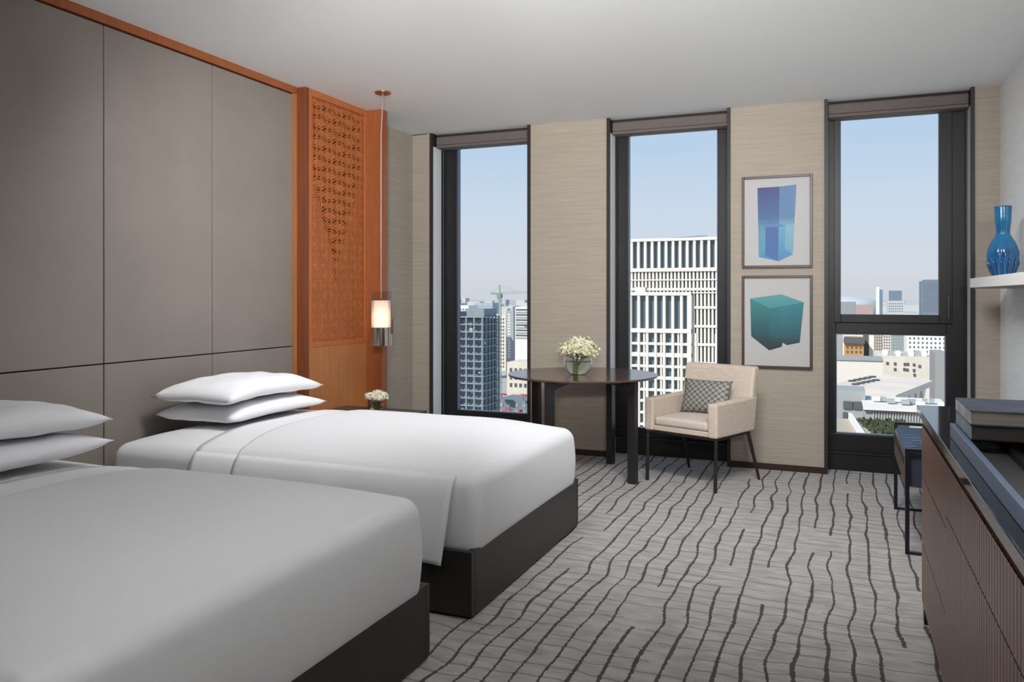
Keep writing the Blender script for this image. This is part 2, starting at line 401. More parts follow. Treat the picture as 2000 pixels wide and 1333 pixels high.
# carved lattice: hexagonal rosettes, strokes standing proud of the ground, deepest in the middle and top
Y0, Y1, Z0, Z1 = 4.674, 5.344, .994, 2.720
lt = MB()
def stroke(p, q, w):
    for k in range(2):
        a = (p[0]+(q[0]-p[0])*k/2, p[1]+(q[1]-p[1])*k/2); b_ = (p[0]+(q[0]-p[0])*(k+1)/2, p[1]+(q[1]-p[1])*(k+1)/2)
        if min(a[0], b_[0]) < Y0 or max(a[0], b_[0]) > Y1 or min(a[1], b_[1]) < Z0 or max(a[1], b_[1]) > Z1: continue
        mm = mask((a[0]+b_[0])/2, (a[1]+b_[1])/2); h = .0012+.0105*mm+random.random()*.0005
        x = CX-.010+h/2
        lt.bar((x, *a), (x, *b_), w, h, up=(1, 0, 0)) if False else lt.add(
            [Vector((CX-.0105, *a))], []) if False else None
        dy, dz = b_[0]-a[0], b_[1]-a[1]; L = math.hypot(dy, dz) or 1; ny, nz = -dz/L*w/2, dy/L*w/2
        vs = [(xx, c[0]+sg*ny, c[1]+sg*nz) for xx in (CX-.0105, CX-.010+h) for c in (a, b_) for sg in (-1, 1)]
        lt.add(vs, [(4,5,7,6),(0,1,5,4),(2,6,7,3),(0,4,6,2),(1,3,7,5)])
A = .145
def hexa(cy, cz, r, rot, w):
    p = [(cy+r*math.cos(rot+k*PI/3), cz+r*math.sin(rot+k*PI/3)) for k in range(6)]
    for k in range(6): stroke(p[k], p[(k+1) % 6], w)
def plate(pts):
    cy = sum(p[0] for p in pts)/len(pts); cz = sum(p[1] for p in pts)/len(pts)
    if not (Y0 < min(p[0] for p in pts) and max(p[0] for p in pts) < Y1 and Z0 < min(p[1] for p in pts) and max(p[1] for p in pts) < Z1): return
    h = .0017+.0108*mask(cy, cz)+random.random()*.0003; n = len(pts)
    lt.add([(CX-.0105, *p) for p in pts]+[(CX-.010+h, *p) for p in pts], [tuple(range(n, 2*n))]+[(i, (i+1) % n, n+(i+1) % n, n+i) for i in range(n)])
for ci in range(-3, 4):
    for ri in range(-8, 8):
        cy = (Y0+Y1)/2 + ci*A*math.sqrt(3)/2; cz = 1.90 + ri*A + (A/2 if ci % 2 else 0)
        plate([(cy+.010*math.cos(k*PI/3), cz+.010*math.sin(k*PI/3)) for k in range(6)])
        hexa(cy, cz, .0210, 0, .0060); hexa(cy, cz, .0410, 0, .0066)
        for k in range(6):
            an = PI/2 + k*PI/3; d = (math.cos(an), math.sin(an)); n_ = (-d[1], d[0])
            if k < 3:
                for off, st in ((.0115, .046), (-.0115, .046), (.0315, .036), (-.0315, .036)):
                    a = (cy+d[0]*st+n_[0]*off, cz+d[1]*st+n_[1]*off)
                    b_ = (cy+d[0]*(A-st)+n_[0]*off, cz+d[1]*(A-st)+n_[1]*off)
                    stroke(a, b_, .0066)
        for k in range(2):
            an = k*PI/3; r_ = A/math.sqrt(3); ty, tz = cy+r_*math.cos(an), cz+r_*math.sin(an)
            plate([(ty+.020*math.cos(an+PI/3*0+j*2*PI/3), tz+.020*math.sin(an+j*2*PI/3)) for j in range(3)])
            plate([(ty+.021*math.cos(an+PI+j*2*PI/3), tz+.021*math.sin(an+PI+j*2*PI/3)) for j in range(3)])
lo = lt.build('carved_lattice', WOODC, **kw); lo['kind'] = 'stuff'

# ================================================================== BEDS
def bed(label, cx, cy, top, fold, flap, hy=.716):
    hx = 1.056
    r = thing('bed', label, 'bed', (cx, cy, 0), group=None)
    f = MB(); t = .032; zt = .275
    B(-hx, hx, -hy, -hy+t, .012, zt).build('side_rail', BEDF, parent=r, bevel=.003)
    B(-hx, hx, hy-t, hy, .012, zt).build('side_rail', BEDF, parent=r, bevel=.003)
    B(hx-t, hx, -hy+t, hy-t, .012, zt).build('foot_rail', BEDF, parent=r, bevel=.003)
    B(-hx, hx-t, -hy+t, hy-t, .03, .225).build('slatted_deck', BEDF, parent=r)
    for sx in (-1, 1):
        for sy in (-1, 1): B(sx*(hx-.1)-.03, sx*(hx-.1)+.03, sy*(hy-.1)-.03, sy*(hy-.1)+.03, 0, .03).build('foot', BLACKM, parent=r)
    zb = .225; edge = top-.078
    mh = (hx-.066, hy-.060)
    def dome(q, amt=.067, off=0):
        x, y, z = q; u = x/mh[0]; v = y/mh[1]
        w = max(0, 1-abs(u)**7)*max(0, 1-abs(v)**3.8)
        k = max(0, (z-zb)/(edge-zb))
        w2 = noise.noise(Vector((x*1.7+cy, y*1.7, off)))*.006
        bul = 1+.014*math.sin(PI*min(1, k))
        return Vector((x*bul, y*bul, z + k*k*(amt*w + w2)))
    hz = (edge-zb)/2; cz = (edge+zb)/2
    MB().roundbox((0, 0, cz), (mh[0], mh[1], hz), .055, 14, fn=dome).build('mattress', SHEET, parent=r, smooth=True)
    # duvet over the mattress from the fold to the foot
    e = .013; fx = fold-cx
    def dome2(q):
        q = dome(q, .067, 0)
        return Vector((q.x, q.y, q.z + .010*max(0, 1-abs(q.y/mh[1])**3)*max(0, 1-abs((q.x-.2)/1.0)**4)))
    def skirt(q):   # low hem where the duvet hangs: drop the near side outwards over the rail
        q = dome2(q); return q
    x1 = mh[0]+e
    MB().roundbox(((fx+x1)/2, 0, cz+.006), ((x1-fx)/2+.05, mh[1]+e, hz+.008), .06, 16, fn=skirt,
                  keep=lambda c: c[0] > fx and c[2] > zb+.004).build('duvet', LINEN, parent=r, smooth=True, solid=.009)
    MB().roundbox(((fx-.10), 0, cz+.003), (.30, mh[1]+e*.6, hz+.0055), .06, 12, fn=dome,
                  keep=lambda c: fx-.27 < c[0] < fx+.04 and c[2] > zb+.004).build('folded_sheet', SHEET, parent=r, smooth=True, solid=.004)
    if flap:
        xe = hx-.110
        def fl(u, v):
            x = fx + .01 + (xe-fx)*u - .020*v*v*(u > .5)*(u-.5)*2
            k = min(1, v/.18)
            y = -(mh[1]+e+.010) - .052*math.sin(min(1, v)*PI*.5) - .012*v*math.sin(u*17+.6)*math.sin(u*3) - .015*max(0, u-.93)*14*v
            z = (edge+.005) - .035*(1-math.cos(k*PI/2)) - (edge-.25-.0)*v
            y += .035*(1-k)**1.6
            return (x, y*1.012, z)
        MB().grid(fl, 40, 18).build('duvet_flap', LINEN, parent=r, smooth=True, solid=.007)
        def fl2(u, v):
            x = fx-.255 + .27*u
            k = min(1, v/.18); y = -(mh[1]+e+.004) - .044*math.sin(min(1, v)*PI*.5) + .035*(1-k)**1.6
            return (x, y*1.012, (edge+.003) - .035*(1-math.cos(k*PI/2)) - (edge-.27)*v)
        MB().grid(fl2, 10, 18).build('sheet_flap', SHEET, parent=r, smooth=True, solid=.004)
    return r
bed('white made bed beside carved wood screen, farther of the two', -2.444, 3.667, .640, -2.645, True)
bed('white made bed in the foreground, nearest the camera', -2.440, 1.772, .668, -2.47, False, .816)
def pillow(label, x, y, z, rz, hx=.27, hy=.42, T=.085, sag=0, tilt=0):
    o = MB(); n = 26
    def P(u, v, sg):
        u = u*2-1; v = v*2-1
        ex = 1-.055*(1-v*v)**1.0*abs(u)**2; ey = 1-.05*(1-u*u)*abs(v)**2
        k = (max(0, 1-abs(u)**3.6)*max(0, 1-abs(v)**4.4))**.48
        w = noise.noise(Vector((u*3+x, v*4+y*3, sg+z*9)))*.010*k
        zz = sg*T*k*(1.0 if sg > 0 else .72) + w - sag*(abs(v)**3) * (.6+.4*abs(u)) + .015*abs(u*v)**4
        return (hx*u*ex, hy*v*ey, zz)
    vs = []; idx = {}
    for sg in (1, -1):
        for i in range(n+1):
            for j in range(n+1):
                bd = i in (0, n) or j in (0, n)
                if sg < 0 and bd: idx[(sg, i, j)] = idx[(1, i, j)]; continue
                idx[(sg, i, j)] = len(vs); vs.append(P(i/n, j/n, sg))
    fs = []
    for sg in (1, -1):
        for i in range(n):
            for j in range(n):
                q = [idx[(sg, i, j)], idx[(sg, i+1, j)], idx[(sg, i+1, j+1)], idx[(sg, i, j+1)]]
                fs.append(tuple(q if sg > 0 else q[::-1]))
    o.add(vs, fs); ob = o.build('pillow', PILLOW, smooth=True)
    ob.location = (x, y, z); ob.rotation_euler = (0, tilt, rz); tag(ob, label, 'pillow', 'white pillows stacked on the beds')
    return ob
pillow('lower white pillow at head of bed beside carved screen', -3.145, 3.660, .692, 0, hy=.405, T=.056, sag=.025)
pillow('upper white pillow at head of bed beside carved screen', -3.150, 3.640, .806, .02, hy=.405, T=.064, sag=.042)
pillow('lower white pillow at head of foreground bed', -3.02, 1.94, .722, 0, hx=.28, hy=.475, T=.062, sag=.005)
pillow('upper white pillow at head of foreground bed', -3.03, 1.94, .838, -.02, hx=.28, hy=.475, T=.072, sag=.035)

# ================================================================== NIGHTSTAND, VASE, PENDANT
r = thing('nightstand', 'dark nightstand between bed and wallpapered wall corner', 'nightstand', (-3.08, 4.80, 0))
kw = dict(parent=r, world=True)
B(-3.425, -2.735, 4.53, 5.07, .465, .500).build('top', mat('nightstand_top', (.045, .036, .036), .3), bevel=.003, **kw)
B(-3.415, -2.760, 4.54, 5.06, .06, .464).build('body', TLEG, **kw)
B(-2.760, -2.745, 4.545, 5.055, .27, .455).build('drawer', TLEG, bevel=.003, **kw)
B(-2.760, -2.745, 4.545, 5.055, .07, .262).build('drawer', TLEG, bevel=.003, **kw)
B(-3.39, -2.80, 4.57, 5.03, 0, .06).build('plinth', GAP, **kw)

def floret_cloud(c, rx, rz_, n, ps, seed, top=False):
    rnd = random.Random(seed); m = MB(); c = Vector(c)
    for i in range(n):
        zz = 1-2*(i+.5)/n; a = i*2.39996
        if zz < -.55: continue
        rr = math.sqrt(1-zz*zz); d = Vector((rr*math.cos(a), rr*math.sin(a), zz))
        p = c + Vector((d.x*rx, d.y*rx, d.z*rz_))*(1+rnd.uniform(-.16, .08)+.45*noise.noise(d*2.6+Vector((seed, 0, 0))))
        d = (d+Vector((rnd.uniform(-.5, .5), rnd.uniform(-.5, .5), rnd.uniform(-.5, .5)))).normalized()
        u = d.orthogonal().normalized(); v = d.cross(u); ro = rnd.uniform(0, PI)
        for k in range(4):
            an = ro+k*PI/2; t1 = u*math.cos(an)+v*math.sin(an); t2 = d.cross(t1)
            m.add([p, p+t1*ps*.6+t2*ps*.45+d*ps*.15, p+t1*ps*1.15+d*ps*.35, p+t1*ps*.6-t2*ps*.45+d*ps*.15], [(0,1,2,3)])
    return m
def core(c, rx, rz_):
    m = MB(); n = 10; m.lathe([(max(.0001, rx*.92*math.sin(PI*j/n)), -rz_*.92*math.cos(PI*j/n)) for j in range(n+1)], 16, c); return m
# bedside flowers
vb = (-3.06, 4.925, .5)
r = thing('cube_vase', 'small square glass vase on dark nightstand', 'vase', vb)
m = MB(); q = .043; h = .085; t = .004
m.box(-q, q, -q, q, 0, .008).box(-q, -q+t, -q, q, .008, h).box(q-t, q, -q, q, .008, h).box(-q+t, q-t, -q, -q+t, .008, h).box(-q+t, q-t, q-t, q, .008, h)
m.build('vase_body', CLEAR, parent=r)
B(-q+t+.001, q-t-.001, -q+t+.001, q-t-.001, .009, .055).build('water', WATER, parent=r)
r = thing('rose_bouquet', 'low bunch of white flowers in square glass vase by bed', 'flowers', (vb[0], vb[1], vb[2]+.012))
for i, (dx, dy, dz, rr) in enumerate(((-.045, -.02, .088, .036), (.0, -.035, .092, .034), (.042, .015, .088, .035), (-.012, .035, .094, .036), (.005, 0, .106, .034), (-.05, .028, .086, .03), (.04, -.03, .086, .03))):
    f = core((dx, dy, dz), rr*.8, rr*.75).build('flower_head', PETALW, parent=r, smooth=True)
    floret_cloud((dx, dy, dz), rr*.88, rr*.8, 60, .012, 30+i).build('petals', PETALW, parent=f)
    MB().tube([(dx*.3, dy*.3, 0), (dx*.5, dy*.5, .04), (dx, dy, dz-.02)], .004, 6).build('stem', LEAF, parent=r)
# pendant
px, py = -3.03, 4.93
r = thing('pendant_lamp', 'slim hanging glass cylinder lamp with nickel base over nightstand', 'lamp', (px, py, HC))
kw = dict(parent=r, world=True)
MB().lathe([(.052, HC-.012), (.058, HC-.008), (.058, HC)], 32, (-3.016, 4.933, 0)).build('canopy', COPPER, smooth=False, **kw)
MB().tube([(-3.016, 4.933, HC-.01), (px, py, 2.45), (px, py, 1.30)], .0045, 8).build('rod', mat('rod_metal', (.62, .50, .42), .25, .9), **kw)
def ring(R, r2, z0, z1, **k): return MB().shell([(R, z0), (R, z1), (r2, z1), (r2, z0), (R, z0)], 40, (px, py, 0))
ring(.073, .069, 1.07, 1.350).build('glass_cylinder', glassmat('lamp_glass', (.93, .92, .92), .10), smooth=False, angle=40, **kw)
fm = bpy.data.materials.new('frosted_shade'); fm.use_nodes = True; t_ = fm.node_tree; t_.nodes.clear()
o_ = t_.nodes.new('ShaderNodeOutputMaterial'); mx = t_.nodes.new('ShaderNodeMixShader'); tl = t_.nodes.new('ShaderNodeBsdfTranslucent'); df = t_.nodes.new('ShaderNodeBsdfDiffuse')
tl.inputs[0].default_value = (.9, .84, .8, 1); df.inputs[0].default_value = (.8, .78, .78, 1); mx.inputs[0].default_value = .6
t_.links.new(tl.outputs[0], mx.inputs[1]); t_.links.new(df.outputs[0], mx.inputs[2]); t_.links.new(mx.outputs[0], o_.inputs[0])
ring(.067, .065, 1.07, 1.285).build('frosted_shade', fm, smooth=False, angle=40, **kw)
ring(.075, .070, .965, 1.095).build('metal_cup', CHROME, smooth=False, angle=40, **kw)
MB().lathe([(.069, .968), (.069, .975)], 32, (px, py, 0)).build('cup_base', CHROME, **kw)
MB().lathe([(.0001, 1.085), (.022, 1.095), (.026, 1.115), (.016, 1.14), (.0001, 1.15)], 20, (px, py, 0)).build('bulb', emit('bulb_glow', (1, .74, .42), 9), smooth=True, **kw)
ld = bpy.data.lights.new('lamp_bulb', 'POINT'); ld.energy = 1.6; ld.color = (1, .72, .42); ld.shadow_soft_size = .02
lo_ = bpy.data.objects.new('lamp_bulb', ld); COL.objects.link(lo_); lo_.location = (px, py, 1.155)
kx, ky = px+.081*math.cos(TH), py+.081*math.sin(TH)
MB().tube([(kx, ky, 1.045), (kx, ky, 1.155)], .004, 8).bar((kx-.014*math.cos(TH), ky-.014*math.sin(TH), 1.07), (kx, ky, 1.07), .006).build('side_rod', METAL, **kw)

# ================================================================== TABLE
TC = (-1.76, 5.66)
r = thing('round_table', 'round dark walnut table with black legs between bed and armchair', 'table', (*TC, 0))
MB().lathe([(.50, .722), (.538, .728), (.548, .735), (.548, .741), (.544, .745)], 96).build('tabletop', TWOOD, parent=r, angle=35)
legs = [(-1.351, 5.529), (-1.672, 6.120), (-2.170, 5.790), (-1.850, 5.190)]
lg = [(x-TC[0], y-TC[1]) for x, y in legs]
for (x, y) in lg:
    an = math.atan2(y, x); M = Matrix.Translation((x, y, 0)) @ Matrix.Rotation(an, 4, 'Z')
    MB().box(-.03, .03, -.024, .024, 0, .66, M).build('leg', TLEG, parent=r, bevel=.002)
for a, b_ in ((0, 2), (1, 3)):
    p, q = Vector((*lg[a], 0)), Vector((*lg[b_], 0)); L = (q-p).length; d = (q-p)/L; an = math.atan2(d.y, d.x)
    M = Matrix.Translation(p) @ Matrix.Rotation(an, 4, 'Z')
    n = 16; bot = [(-.03 + (L+.06)*i/n, .722-.022-.045*abs(2*i/n-1)**2.2) for i in range(n+1)]
    poly = bot + [(L+.03, .7218), (-.03, .7218)]
    m = MB().prism(poly, -.024, .024); m.v = [tuple(M @ Vector(v)) for v in m.v]; m.build('arched_apron', TLEG, parent=r)
# bowl + hydrangeas
bc = (-1.745, 5.59, .745)
bc = (-1.772, 5.59, .745)
r = thing('glass_bowl_vase', 'round clear glass bowl half full of water on round table', 'vase', bc)
R = .105
prof = []
for j in range(19):
    a = -PI/2 + .50 + (PI/2-.50+.95)*j/18; prof.append((R*math.cos(a), R*math.sin(a)))
z0 = -prof[0][1]; out = [(max(p[0], .001), p[1]+z0) for p in prof]
inn = [(max(.001, p[0]*.955), p[1]*.965+z0) for p in prof][::-1]
MB().shell([(.0005, out[0][1])]+out+inn+[(.0005, inn[-1][1])], 48).build('bowl', CLEAR, parent=r, smooth=True)
wl_ = [p for p in inn[::-1] if p[1] < .098]
wl_ = [(.0005, wl_[0][1]+.0006)]+[(p[0]-.0006, p[1]+.0006) for p in wl_]+[(.0005, wl_[-1][1]+.0006)]
MB().shell(wl_, 48).build('water', WATER, parent=r, smooth=True)
r = thing('hydrangea_bouquet', 'cream hydrangea bunch in round glass bowl on table', 'flowers', (bc[0], bc[1], bc[2]+.002))
for i, (dx, dy, dz, rr, rzz) in enumerate(((-.075, -.035, .178, .062, .052), (.0, -.060, .190, .066, .055), (.078, -.02, .175, .060, .050), (-.04, .04, .200, .064, .052),
                                      (.045, .045, .205, .066, .054), (.0, .0, .222, .062, .048), (-.095, .02, .165, .050, .045), (.100, .02, .160, .050, .044))):
    f = core((dx, dy, dz), rr*.78, rzz*.78).build('flower_head', mat('petal_shade', (.42, .38, .16), .8), parent=r, smooth=True)
    floret_cloud((dx, dy, dz), rr*1.02, rzz*1.06, 260, .0115, 60+i).build('florets', PETAL, parent=f)
    MB().tube([(-.02+dx*.1, dy*.1, .0), (-.012+dx*.15, dy*.15, .07), (dx*.45, dy*.45, .12), (dx, dy, dz-.03)], .0045, 6).build('stem', STEM, parent=r)

# ================================================================== ARMCHAIR
ca = math.radians(-22.5)
r = thing('armchair', 'beige linen armchair with slim dark metal legs by window', 'chair', (-1.032, 5.560, 0), ca)
hw = .292
# local: x across, y back, front at y=0
for sx in (-1, 1):
    x0, x1 = sorted((sx*hw, sx*(hw-.072)))
    MB().prism([(0.0, .362), (.515, .362), (.560, .60), (.0, .592)], x0, x1, 'x').build('arm', CHAIRF, parent=r, bevel=.012)
MB().prism([(.012, .364), (.50, .364), (.50, .400), (.012, .400)], -hw+.073, hw-.073, 'x').build('seat_base', CHAIRF, parent=r, bevel=.006)
def bk(q):
    y = q.y + (q.z-.36)*.20; return Vector((q.x, y-.018*math.cos(q.x/hw*PI/2)*-1*.5, q.z))
MB().roundbox((0, .475, .588), (hw-.004, .040, .224), .022, 8, fn=bk).build('backrest', CHAIRF, parent=r, smooth=True)
def cu(q):
    k = max(0, (q.z-.42)/.04); return Vector((q.x, q.y, q.z+.016*k*max(0, 1-(q.x/.22)**2)*max(0, 1-((q.y-.22)/.24)**2)))
MB().roundbox((0, .228, .430), (hw-.078, .222, .030), .022, 8, fn=cu).build('seat_cushion', mat('seat_linen', (.55, .475, .41), .85, var=.05, nscale=40, bump=.2), parent=r, smooth=True)
LM = METAL
for sx in (-1, 1):
    MB().tube([(sx*(hw-.018), .018, .352), (sx*(hw-.018), .012, 0)], .0125, 12).build('leg', LM, parent=r, smooth=False, angle=40)
    MB().tube([(sx*(hw-.018), .455, .352), (sx*(hw-.002), .585, 0)], [.0135, .010], 12).build('leg', LM, parent=r, angle=40)
m = MB(); e_ = hw-.018
for a, b_ in (((-e_, .018), (e_, .018)), ((-e_, .455), (e_, .455)), ((-e_, .018), (-e_, .455)), ((e_, .018), (e_, .455))):
    m.bar((*a, .352), (*b_, .352), .018, .012)
m.build('under_frame', LM, parent=r)
# throw cushion, diamond pattern
pm = bpy.data.materials.new('diamond_fabric'); pm.use_nodes = True; t_ = pm.node_tree; b_ = t_.nodes['Principled BSDF']; b_.inputs['Roughness'].default_value = .6
tcn = t_.nodes.new('ShaderNodeTexCoord'); sx_ = t_.nodes.new('ShaderNodeSeparateXYZ'); t_.links.new(tcn.outputs['Object'], sx_.inputs[0])
def M_(op, a, c=None):
    n = t_.nodes.new('ShaderNodeMath'); n.operation = op
    for i, q in enumerate((a, c)):
        if q is None: continue
        if isinstance(q, (int, float)): n.inputs[i].default_value = q
        else: t_.links.new(q, n.inputs[i])
    return n.outputs[0]
u_ = M_('MULTIPLY', sx_.outputs[0], 1/.046); v_ = M_('MULTIPLY', sx_.outputs[2], 1/.040)
d1 = M_('ABSOLUTE', M_('SUBTRACT', M_('FRACT', M_('ADD', u_, v_)), .5)); d2 = M_('ABSOLUTE', M_('SUBTRACT', M_('FRACT', M_('SUBTRACT', u_, v_)), .5))
mxm = M_('MAXIMUM', d1, d2); ln = M_('GREATER_THAN', mxm, .40); kn = M_('GREATER_THAN', M_('MINIMUM', d1, d2), .30)
dk = M_('MAXIMUM', M_('MULTIPLY', ln, .75), kn)
mm_ = t_.nodes.new('ShaderNodeMixRGB'); mm_.inputs[1].default_value = (.27, .255, .225, 1); mm_.inputs[2].default_value = (.055, .060, .062, 1)
t_.links.new(dk, mm_.inputs[0]); t_.links.new(mm_.outputs[0], b_.inputs['Base Color'])
cu_ = MB(); n = 20; vs = []; idx = {}
for sg in (1, -1):
    for i in range(n+1):
        for j in range(n+1):
            u, v = i/n*2-1, j/n*2-1
            if sg < 0 and (i in (0, n) or j in (0, n)): idx[(sg, i, j)] = idx[(1, i, j)]; continue
            k = (max(0, 1-abs(u)**3)*max(0, 1-abs(v)**3))**.6
            idx[(sg, i, j)] = len(vs); vs.append((.185*u*(1-.05*(1-v*v)*abs(u)), sg*.052*k, .125*v*(1-.05*(1-u*u)*abs(v))))
for sg in (1, -1):
    for i in range(n):
        for j in range(n):
            q = [idx[(sg, i, j)], idx[(sg, i+1, j)], idx[(sg, i+1, j+1)], idx[(sg, i, j+1)]]; cu_.f.append(tuple(q if sg < 0 else q[::-1]))
cu_.v = vs
cu_ = cu_.build('throw_cushion', pm, smooth=True)
Mx = Matrix.Translation((-1.032, 5.560, 0)) @ Matrix.Rotation(ca, 4, 'Z') @ Matrix.Translation((-.005, .360, .590)) @ Matrix.Rotation(math.radians(6), 4, 'Z') @ Matrix.Rotation(math.radians(-18), 4, 'X')
cu_.matrix_basis = Mx
tag(cu_, 'small grey diamond patterned cushion leaning in beige armchair', 'cushion')

# ================================================================== PICTURES
def gradmat(name, stops, z0, z1, rough=.5, nz=.18):
    zc = 1.8785 if z0 > 1.5 else 1.121; z0 -= zc; z1 -= zc
    m = bpy.data.materials.new(name); m.use_nodes = True; t = m.node_tree; b = t.nodes['Principled BSDF']; b.inputs['Roughness'].default_value = rough
    c = t.nodes.new('ShaderNodeTexCoord'); s = t.nodes.new('ShaderNodeSeparateXYZ'); t.links.new(c.outputs['Object'], s.inputs[0])
    mp = t.nodes.new('ShaderNodeMapping'); mp.inputs['Scale'].default_value = (8, 1, 34); t.links.new(c.outputs['Object'], mp.inputs[0])
    n = t.nodes.new('ShaderNodeTexNoise'); n.inputs['Scale'].default_value = 1.4; n.inputs['Detail'].default_value = 5; t.links.new(mp.outputs[0], n.inputs[0])
    mr = t.nodes.new('ShaderNodeMapRange'); mr.inputs[1].default_value = z0; mr.inputs[2].default_value = z1; t.links.new(s.outputs[2], mr.inputs[0])
    a = t.nodes.new('ShaderNodeMath'); a.operation = 'MULTIPLY_ADD'; a.inputs[1].default_value = nz; t.links.new(n.outputs[0], a.inputs[0])
    sb = t.nodes.new('ShaderNodeMath'); sb.operation = 'SUBTRACT'; sb.inputs[1].default_value = nz/2; t.links.new(mr.outputs[0], sb.inputs[0]); t.links.new(sb.outputs[0], a.inputs[2])
    r = t.nodes.new('ShaderNodeValToRGB'); t.links.new(a.outputs[0], r.inputs[0])
    e = r.color_ramp.elements; e[0].position = stops[0][0]; e[0].color = (*stops[0][1], 1); e[1].position = stops[-1][0]; e[1].color = (*stops[-1][1], 1)
    for p, cc in stops[1:-1]: k = e.new(p); k.color = (*cc, 1)
    g = t.nodes.new('ShaderNodeGamma'); g.inputs[1].default_value = 1.22; t.links.new(r.outputs[0], g.inputs[0]); t.links.new(g.outputs[0], b.inputs['Base Color']); return m
def picture(label, x0, x1, z0, z1, org, sc, shapes):
    r = thing('framed_picture', label, 'picture', ((x0+x1)/2, WY-.001, (z0+z1)/2), group=None)
    w = .019; yf = WY-.026; kw = dict(parent=r, world=True)
    B(x0, x0+w, yf, WY-.001, z0, z1).build('frame_side', FRAMEW, bevel=.002, **kw); B(x1-w, x1, yf, WY-.001, z0, z1).build('frame_side', FRAMEW, bevel=.002, **kw)
    B(x0+w, x1-w, yf, WY-.001, z0, z0+w).build('frame_side', FRAMEW, bevel=.002, **kw); B(x0+w, x1-w, yf, WY-.001, z1-w, z1).build('frame_side', FRAMEW, bevel=.002, **kw)
    B(x0+w, x1-w, WY-.012, WY-.001, z0+w, z1-w).build('mount', MOUNT, **kw)
    for i, (nm, m, poly) in enumerate(shapes):
        pts = [(x0+(px_-org[0])/sc[0]*(x1-x0), z1-(py_-org[1])/sc[1]*(z1-z0)) for px_, py_ in poly]
        y = WY-.0125-.0003*i
        me = MB(); me.add([(p[0], y, p[1]) for p in pts], [tuple(range(len(pts)))]); me.build('print_shape', m, **kw)
D = ((.0, (.07, .30, .40)), (.40, (.09, .30, .42)), (.60, (.03, .12, .30)), (1, (.008, .045, .20)))
Lt = ((.0, (.12, .34, .42)), (.45, (.20, .40, .48)), (.60, (.08, .20, .36)), (1, (.09, .20, .38)))
picture('framed blue tall prism print, upper of two between windows', -.70, -.192, 1.530, 2.227, (93, 72), (440, 572),
        [('a', gradmat('print_blue_dark', D, 1.6, 2.12), [(192,143),(330,141),(325,603),(200,575)]),
         ('b', gradmat('print_blue_light', Lt, 1.6, 2.12), [(330,141),(435,133),(413,565),(325,603)]),
         ('e', gradmat('print_floor', ((0, (.05, .25, .45)), (1, (.07, .28, .48))), 1.6, 1.7), [(200,575),(262,520),(330,508),(413,560),(325,603)]),
         ('c', gradmat('print_inner_dark', ((0, (.02, .15, .36)), (1, (.03, .12, .33))), 1.6, 1.85), [(243,388),(325,392),(322,602),(243,568)]),
         ('d', gradmat('print_inner_light', ((0, (.05, .24, .45)), (1, (.12, .34, .50))), 1.6, 1.85), [(325,392),(368,384),(362,560),(322,602)]),
         ('f', gradmat('print_inner_top', ((0, (.05, .2, .40)), (1, (.08, .24, .45))), 1.8, 1.9), [(243,388),(268,372),(330,370),(368,384),(325,392)])])
TL = ((.0, (.003, .03, .04)), (.35, (.0, .11, .13)), (1, (.02, .24, .24)))
TR = ((.0, (.003, .03, .04)), (.35, (.0, .13, .16)), (1, (.0, .21, .25)))
picture('framed teal cube print, lower of two between windows', -.70, -.192, .770, 1.472, (90, 690), (443, 585),
        [('a', gradmat('print_teal_top', ((0, (.05, .27, .32)), (1, (.10, .33, .35))), 1.2, 1.34), [(143,835),(340,808),(480,858),(268,897)]),
         ('b', gradmat('print_teal_left', TL, .93, 1.30), [(143,835),(268,897),(264,1163),(150,1075)]),
         ('c', gradmat('print_teal_right', TR, .93, 1.26), [(268,897),(480,858),(455,1110),(375,1127),(348,1112),(343,1138),(264,1163)]),
         ('d', gradmat('print_teal_deep', ((0, (.0, .11, .13)), (1, (.0, .23, .27))), 1.0, 1.26), [(330,890),(400,878),(392,1080),(345,1085)])])

# ================================================================== SHELF + BLUE VASE
r = thing('wall_shelf', 'thin pale grey floating shelf on right wall near window', 'shelf', (.9, 5.0, 1.4))
B(.785, XR, 2.2, 5.98, 1.372, 1.432).build('shelf_board', SHELF, parent=r, world=True, bevel=.002)
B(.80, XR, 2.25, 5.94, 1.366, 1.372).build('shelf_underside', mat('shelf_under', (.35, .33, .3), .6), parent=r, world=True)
vx, vy = .885, 5.45
r = thing('ribbed_glass_vase', 'tall ribbed blue glass vase with narrow neck on shelf', 'vase', (vx, vy, 1.432))
pf = [(.050, 0), (.058, .006), (.072, .03), (.090, .075), (.099, .115), (.097, .150), (.080, .195), (.055, .232), (.044, .250), (.043, .275), (.049, .320), (.052, .370), (.054, .415)]
def interp(pf, n):
    out = []
    for i in range(n+1):
        t = i/n*(len(pf)-1); k = min(int(t), len(pf)-2); f = t-k
        p0, p1, p2, p3 = pf[max(k-1, 0)], pf[k], pf[k+1], pf[min(k+2, len(pf)-1)]
        cr = lambda a, b, c, d: .5*(2*b+(c-a)*f+(2*a-5*b+4*c-d)*f*f+(3*b-a-3*c+d)*f**3)
        out.append((max(.001, cr(p0[0], p1[0], p2[0], p3[0])), max(0, cr(p0[1], p1[1], p2[1], p3[1]))))
    return out
o1 = interp(pf, 48); i1 = [(max(.001, q[0]-.006), max(.008, q[1])) for q in o1][::-1]
def rib(a, t): return .82*(1+.075*(abs(math.cos(a*6))-.5))
MB().shell([(.0005, 0)]+o1+i1+[(.0005, .008)], 120, rad=rib).build('vase_body', BLUEG, parent=r, smooth=True)
rb = MB()
